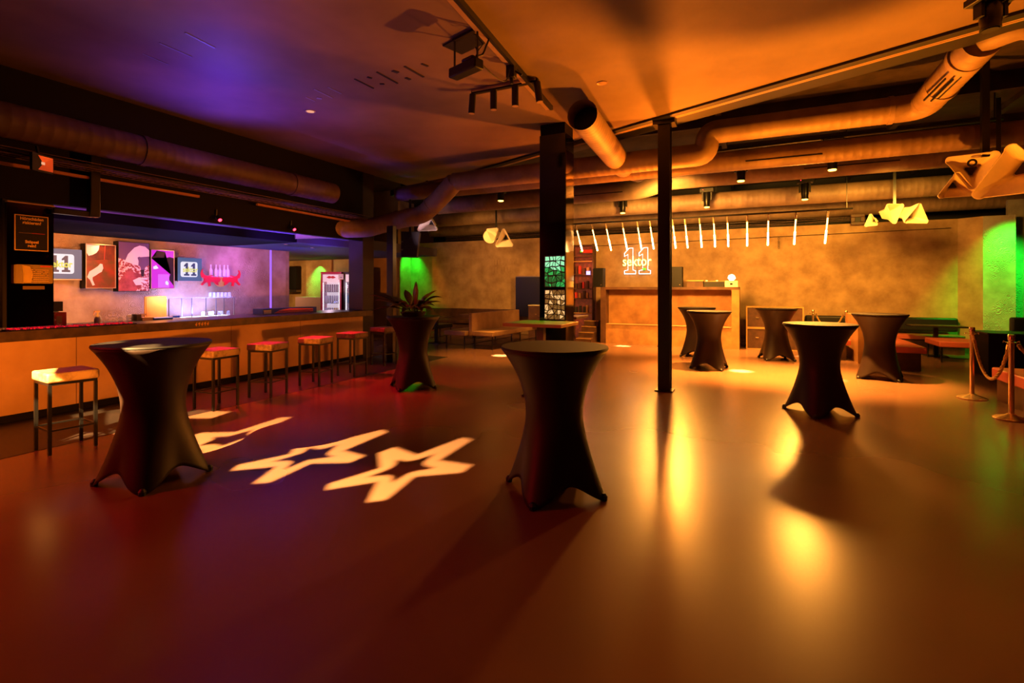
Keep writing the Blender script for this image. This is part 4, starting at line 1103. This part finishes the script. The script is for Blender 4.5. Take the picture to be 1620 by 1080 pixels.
# barrier posts with rope
def post(x, y, label):
    t = thing('barrier_post', label, 'barrier post', (x, y, 0))
    MB().lathe([(.165, 0), (.17, .012), (.15, .025), (.06, .05), (.034, .07)], 28).build('base', M['chrome'], t, smooth=True)
    MB().lathe([(.026, .07), (.026, .93)], 18).build('pole', M['chrome'], t, smooth=True)
    MB().lathe([(.03, .93), (.034, .935), (.034, .99), (.028, 1.0)], 18).build('cap', M['chrome'], t, smooth=True)
    MB().lathe([(.045, .90), (.048, .905), (.045, .91)], 18).build('ring', M['chrome'], t, smooth=True)
    for s_ in (-1, 1): MB().tube([(s_ * .045, 0, .905), (s_ * .07, 0, .92), (s_ * .075, 0, .90)], .006, 6).build('hook', M['chrome'], t)
    return t
def rope(a, b, sag, label, r=.019):
    a, b = Vector(a), Vector(b); n = 40; t = thing('barrier_rope', label, 'rope', a)
    P = []
    for j in range(n + 1):
        u = j / n; p = (b - a) * u; p.z -= sag * (1 - (2 * u - 1) ** 2) ** .9; P.append(p)
    for k in range(3):
        Q = []
        for j, p in enumerate(P):
            a_ = j * 1.1 + k * 2 * PI / 3; Q.append(p + Vector((math.cos(a_) * r * .45, math.sin(a_) * r * .45, math.sin(a_) * r * .5)))
        MB().tube(Q, r * .62, 7).build('strand', M['rope'], t, smooth=True)
    MB().tube([P[0], P[1]], r * 1.2, 10).build('end_cap', M['chrome'], t); MB().tube([P[-2], P[-1]], r * 1.2, 10).build('end_cap', M['chrome'], t)
post(2.78, 9.16, 'chrome barrier post farther of the two at the right edge')
post(2.76, 7.91, 'chrome barrier post nearer of the two at the right edge')
rope((2.78, 9.10, .88), (2.76, 7.97, .88), .50, 'gold twisted barrier rope sagging between the two right posts')
rope((2.82, 7.90, .88), (3.85, 7.5, .88), .40, 'gold barrier rope leaving the nearer post at the right edge')
post(2.05, 14.5, 'chrome barrier post against the back wall behind the cocktail tables')
post(1.37, 14.6, 'chrome barrier post beside the drawer case')
rope((1.99, 14.5, .9), (1.43, 14.6, .9), .35, 'gold barrier rope sagging in front of the back wall')

# post carrying the big horns
tag(MB().box(2.86, 2.94, 9.06, 9.14, 3.35, 4.7).build('hanging_post', M['steel_dark']), 'black square post carrying the nearest horn loudspeakers', 'post')

# ------------------------------------------------------------------ fridges with cans
def fridge(x, y, m, label, gname):
    t = thing('drinks_fridge', label, 'fridge', (x, y, 0), R(28))
    g = MB().box(-.29, .29, -.02, .0, 0, .2).box(-.29, .29, -.02, 0, 1.94, 2.0).box(-.29, -.24, -.02, 0, .2, 1.94).box(.24, .29, -.02, 0, .2, 1.94)
    g.build('door_frame', m, t)
    g = MB().box(-.29, -.27, 0, .5, 0, 2.0).box(.27, .29, 0, .5, 0, 2.0).box(-.27, .27, .48, .5, 0, 2.0).box(-.27, .27, 0, .48, 0, .2).box(-.27, .27, 0, .48, 1.96, 2.0)
    g.build('cabinet', m, t)
    MB().box(-.265, .265, .45, .47, .2, 1.94).build('lining', M['fridge_inside'], t)
    for z in (.75, 1.1, 1.42): MB().box(-.265, .265, .05, .45, z, z + .012).build('shelf', M['steel'], t)
    hd = MB().box(-.235, .235, -.012, -.004, 1.72, 1.93).build('header', mat('header_panel', '#d8ccd4', .5, emit=(1, .85, .9), est=.35), t)
    MB().prism([(-.14, 1.84), (-.05, 1.89), (.0, 1.86), (.05, 1.89), (.14, 1.84), (.05, 1.81), (.0, 1.83), (-.05, 1.81)], (0, -.0125, 0), *FY, .003).build('bull_mark', M['red_logo'], hd)
    MB().prism(circ(0, 1.85, .03, 12), (0, -.0122, 0), *FY, .002).build('sun_mark', M['gold'], hd)
    MB().box(-.235, -.215, .0, .02, .25, 1.7).build('light_strip', M['fridge_light'], t)
    MB().box(.215, .235, .0, .02, .25, 1.7).build('light_strip', M['fridge_light'], t)
    MB().box(-.24, .24, -.008, -.006, .2, 1.72).build('pane', M['glass'], t)
    rm = Matrix.Rotation(R(28), 3, 'Z')
    for si, z in enumerate((.762, 1.112, 1.432)):
        for k in range(7):
            p = Vector((x, y, 0)) + rm @ Vector((-.19 + k * .063, .12, z))
            mm = (M['can_c'] if k > 3 else M['can_d'], M['can_b'] if gname[0] == 'b' else M['can_d'], M['can_a'])[si]
            yield p, mm, ('bottom', 'middle', 'top')[si]
can_me = {}
for (x, y, m, lb, gn) in ((-10.83, 10.8, M['case_red'], 'red framed drinks fridge glowing white at the end of the bar', 'red fridge'), (-10.26, 11.1, M['fridge_black'], 'black framed drinks fridge half hidden by the bar pillar', 'black fridge')):
    for p, mm, row in fridge(x, y, m, lb, gn):
        if mm.name not in can_me:
            tmp = MB().lathe([(.022, 0), (.026, .01), (.026, .2), (.02, .215)], 10); can_me[mm.name] = tmp.build('drink_can', mm, smooth=True); o = can_me[mm.name]
        else:
            o = can_me[mm.name].copy(); col.objects.link(o)
        o.location = p
        tag(o, 'slim drink can on the %s shelf of the %s' % (row, gn), 'can', 'cans on the %s shelf of the %s' % (row, gn))
t = thing('paper_notice', 'small white paper notice stuck between the two fridges', 'notice', (-10.53, 10.88, 1.86), R(28))
MB().box(-.07, .07, -.03, -.027, -.08, .08).build('sheet', M['white'], t); MB().box(-.03, .03, -.032, -.03, -.04, .0).build('print', M['steel'], t)
t = thing('wall_cabinet', 'dark tall box on the wall between the bar wall and the green pillar', 'cabinet', (-14.25, 12.58, 1.5))
MB().box(-.25, .25, -.2, 0, 0, .75).build('body', M['black'], t); MB().box(-.25, .25, -.2, -.0, -.1, -.02).build('ledge', M['steel'], t)
tag(MB().box(-13.5, -11.55, 11.9, 12.2, 0, 1.25).build('back_room_unit', mat('lilac_unit', '#a890b0', .5)), 'pale lilac low unit left of the red fridge', 'unit')

# small red lamp over column, mirror ball-like lemon light
lamp_disc((-8.9, 7.6, 2.469), .03, 'tiny downlight in the blue bar soffit, left one', M['white'])
lamp_disc((-9.1, 8.5, 2.469), .03, 'tiny downlight in the blue bar soffit, right one', M['white'])

# ------------------------------------------------------------------ gobo projector (left of and behind the camera)
LP = Vector((-4.6, -1.3, 3.85))
def W(crop, pts):
    x0, y0, s = crop
    return [fl(x0 + a / s, y0 + b / s, .004) for a, b in pts]
C3 = (500, 670, 6.231); C2 = (340, 640, 7.714); C1 = (290, 640, 9.0)
S3o = W(C3, [(610, 285), (770, 228), (985, 305), (1440, 132), (1535, 155), (1210, 358), (1532, 405), (1435, 478), (965, 518), (680, 748), (498, 768), (598, 570), (95, 648), (120, 588), (628, 432)])
S3i = W(C3, [(785, 350), (905, 365), (985, 352), (1165, 295), (1055, 378), (1065, 405), (1165, 435), (960, 468), (900, 488), (745, 578), (742, 515), (690, 505), (500, 520), (590, 490), (720, 440), (775, 400)])
S2o = W(C2, [(1035, 425), (1250, 373), (1370, 470)]) + W(C3, [(640, 57), (700, 80), (270, 262), (472, 315), (330, 380)]) + W(C2, [(1165, 712), (660, 945), (460, 955), (740, 750), (200, 800), (275, 730), (905, 598)])
S2i = W(C2, [(1150, 518), (1265, 538)]) + W(C3, [(80, 240), (210, 205), (105, 290), (125, 310), (180, 322)]) + W(C2, [(1440, 632), (1130, 670), (835, 790), (940, 695), (880, 680), (690, 690), (880, 640), (1060, 585)])
S1o = W(C1, [(130, 432), (255, 395), (735, 385), (1375, 178), (1535, 175), (1150, 350), (1340, 348), (1255, 425), (870, 510), (700, 620), (500, 760), (230, 800), (250, 640), (0, 690), (-60, 640), (180, 550)])
S1i = W(C1, [(420, 455), (640, 445), (990, 350), (915, 408), (940, 425), (1100, 425), (820, 485), (540, 585), (480, 560), (380, 560), (200, 585), (420, 495)])
aim = (S2o[0] + S3o[0]) / 2 + Vector((-.5, 0, 0)); fwd = (aim - LP).normalized()
pc_ = LP + fwd * .5; pu = fwd.cross(Vector((0, 0, 1))).normalized(); pv = pu.cross(fwd).normalized()
def toplate(P):
    out = []
    for p in P:
        d = p - LP; k = .5 / d.dot(fwd); q = LP + d * k - pc_
        out.append((q.dot(pu), q.dot(pv)))
    return out
L3o, L3i, L2o, L2i, L1o, L1i = map(toplate, (S3o, S3i, S2o, S2i, S1o, S1i))
def cen(L): return (sum(a for a, b in L) / len(L), sum(b for a, b in L) / len(L))
c1, c2, c3 = cen(L1i), cen(L2i), cen(L3i)
dx, dy = c1[0] - c2[0], c1[1] - c2[1]
cu = bpy.data.curves.new('g', 'CURVE'); cu.dimensions = '2D'; cu.fill_mode = 'BOTH'; cu.extrude = .0005
def spl(P):
    s = cu.splines.new('POLY'); s.points.add(len(P) - 1)
    for q, (a, b) in zip(s.points, P): q.co = (a, b, 0, 1)
    s.use_cyclic_u = True
spl([(-.55, -.42), (.4, -.42), (.4, .42), (-.55, .42)])
for a in (L3o, L3i, L2o, L2i, L1o, L1i): spl(a)
for hh, P in ((.71, [(46, 592), (58, 581), (118, 576), (100, 586), (84, 611), (50, 606)]), (.004, [(112, 656), (160, 647), (166, 652), (118, 661)]), 
              (.004, [(92, 699), (150, 689), (178, 685), (176, 675), (128, 684)]), (.004, [(294, 652), (312, 648), (364, 651), (334, 661), (296, 661)])):
    spl(toplate([fl(a, b, hh) for a, b in P]))
tmp = bpy.data.objects.new('g', cu); col.objects.link(tmp); bpy.context.view_layer.update()
me = bpy.data.meshes.new_from_object(tmp.evaluated_get(bpy.context.evaluated_depsgraph_get()))
bpy.data.objects.remove(tmp)
for q in me.vertices:
    c = q.co.copy(); q.co = fwd * .5 + pu * c.x + pv * c.y + fwd * c.z
me.materials.clear(); me.materials.append(M['black'])
t = thing('gobo_projector', 'black pattern projector mounted high at the left behind the view', 'projector', LP)
o = bpy.data.objects.new('gobo_plate', me); col.objects.link(o); o.parent = t
MB().obox(-fwd * .35, -fwd * .06, .18, .18).build('body', M['black'], t)
MB().obox((0, 0, .1), (0, 0, .22), .03, .03).shift(-fwd * .3).build('hanger', M['black'], t)

# ------------------------------------------------------------------ lights
AMB = (1.0, .36, .045); AMB2 = (1.0, .26, .02); WARM = (1.0, .40, .055); RED = (1, .015, .02); BLUE = (.10, .04, 1.0); GRN = (.015, 1.0, .03)
light('SPOT', 'star_beam', LP, (1, .60, .20), 36000, aim, size=.0025, angle=62, blend=.15)
for k, (x, y) in enumerate(HEADS):
    light('SPOT', 'head_beam', (x, y, 3.50), WARM, (9500, 6500, 3400, 2800, 1300, 1900)[k], (x, y, 0), size=.06, angle=64, blend=.9)
    light('SPOT', 'head_core', (x, y, 3.50), (1, .62, .25), (34000, 12000, 6000, 6000, 22000, 24000)[k], (x, y, 0), size=.04, angle=8, blend=1)
# stage wash from the far rig toward the room
light('SPOT', 'stage_wash', (-1.9, 12.9, 3.1), AMB, 2200, (-.6, 7.3, 0), size=.25, angle=76, blend=1)
light('SPOT', 'stage_wash', (1.0, 12.9, 3.1), AMB, 1700, (1.0, 7.0, 0), size=.25, angle=84, blend=1)
light('SPOT', 'ceiling_fill', (-1.3, 9.9, 1.9), (1, .20, .01), 1000, (-2.6, 6.2, 4.1), size=.12, angle=120, blend=.9)  # added lamp without a fixture, filling in orange light on the ceiling
light('SPOT', 'uplight_fill', (.86, 8.25, .3), (1, .26, .01), 2300, (1.2, 6.0, 4.08), size=.08, angle=128, blend=.8)  # added lamp concealed by the table, brightening the ceiling
t = thing('fill_uplighter', 'small black added uplighter unseen behind the cocktail table', 'stage light', (.86, 8.25, 0))
MB().lathe([(.09, 0), (.09, .2), (.07, .24)], 16).build('body', M['black'], t, smooth=True)
# wall wash
light('SPOT', 'wall_wash', (-1.5, 10.5, 3.3), (1, .42, .06), 2000, (-2.0, 15.5, 1.4), size=.3, angle=120, blend=.8)
light('SPOT', 'wall_wash', (2.2, 10.8, 3.3), (1, .45, .05), 1050, (2.4, 15.5, 1.4), size=.3, angle=100, blend=.9)
light('SPOT', 'wall_wash', (-7.2, 11.5, 3.2), (1, .42, .08), 420, (-7.6, 15.5, 1.5), size=.3, angle=92, blend=.9)
# added low lamp out of view, brightening the bar front; flaps limit its spill
t = thing('added_wash_lamp', 'black added wash lamp with barn doors, unseen left of the view', 'stage light', (-3.2, -1.2, .62), R(46))
MB().box(-.16, .16, -.30, -.06, -.12, .12).build('body', M['black'], t)
MB().box(-.30, .30, -.06, .28, -.038, -.032).build('added_barn_door', M['black'], t)
MB().box(-.30, .30, -.06, .28, .065, .071).build('added_barn_door', M['black'], t)
MB().box(-.015, .015, -.18, -.15, -.62, -.12).build('stand', M['black'], t)
MB().box(-.2, .2, -.3, .0, -.62, -.60).build('base', M['black'], t)
light('SPOT', 'bar_fill', (-3.2, -1.2, .62), AMB2, 3200, (-7.7, 3.15, .66), size=.03, angle=50, blend=.15)
# bar interior
light('AREA', 'bar_glow', (-9.4, 4.9, 2.40), (1, .40, .17), 135, (-10.4, 4.9, 1.2), size=.4, sy=3.4)
for y in (4.98, 6.1): light('SPOT', 'picture_light', (-10.38, y, 2.45), (1, .55, .2), 40, (-10.5, y, 1.2), size=.02, angle=110, blend=.9)
light('AREA', 'shelf_glow', (-10.15, 6.6, .98), (.16, .2, 1.0), 160, (-10.5, 6.6, 3.0), size=.25, sy=1.3)
light('AREA', 'violet_glow', (-9.9, 7.6, 2.3), (.35, .12, 1.0), 30, (-10.6, 7.5, 1.5), size=.5, sy=.8)
for y, p, cc in ((3.7, 70, (.5, .1, .8)), (5.2, 170, (.28, .08, 1.0)), (6.7, 300, (.16, .06, 1.0)), (8.0, 120, (.12, .05, 1.0))): light('SPOT', 'soffit_blue', (-8.0, y, 1.7), cc, p, (-8.15, y + .2, 2.62), size=.05, angle=95, blend=.9)
light('SPOT', 'blue_uplight', (-6.75, 4.7, 2.9), BLUE, 190, (-6.25, 4.5, 4.08), size=.05, angle=130, blend=1.0)
light('SPOT', 'blue_uplight', (-6.7, 6.9, 2.9), BLUE, 12, (-6.5, 6.6, 4.08), size=.05, angle=120, blend=1.0)
# red
for y in (5.24, 6.68): light('SPOT', 'red_beam', (-7.55, y, 2.60), RED, 520, (-6.1, y + .1, 0), size=.03, angle=66, blend=.5)
light('SPOT', 'red_floor', (-7.4, -0.8, 3.0), RED, 800, (-3.5, 2.8, 0), size=.1, angle=85, blend=.9)
# green
light('SPOT', 'green_spot', (-12.95, 12.2, 2.46), (.08, 1, .12), 220, (-13.05, 12.5, .8), size=.03, angle=90, blend=.8)
light('SPOT', 'green_spot', (-11.3, 15.15, 3.1), GRN, 260, (-11.5, 15.45, .6), size=.03, angle=80, blend=.9)
light('SPOT', 'green_spot', (5.3, 14.45, 3.6), GRN, 800, (5.35, 15.3, 1.0), size=.05, angle=74, blend=.9)
light('SPOT', 'green_spot', (-2.7, 6.9, 2.2), GRN, 40, (-2.72, 6.9, 1.0), size=.05, angle=60, blend=.9)  # added lamp for the column's green reflection on the high table
light('POINT', 'rack_glow', (-4.7, 14.6, 2.2), (1, .2, .08), 14, size=.1)
light('SPOT', 'horn_glow', (-5.9, 8.6, 2.2), (.9, .55, .7), 110, (-7.0, 9.95, 3.05), size=.1, angle=30)
light('POINT', 'fridge_glow', (-10.3, 10.2, 1.6), (1, .7, .9), 8, size=.1)
light('SPOT', 'end_blue', (-9.4, 8.0, 1.3), (.08, .06, 1.0), 130, (-9.9, 8.9, 2.47), size=.1, angle=90, blend=1)
light('POINT', 'passage_glow', (-13.8, 10.9, 1.9), (1, .46, .12), 85, size=.1)
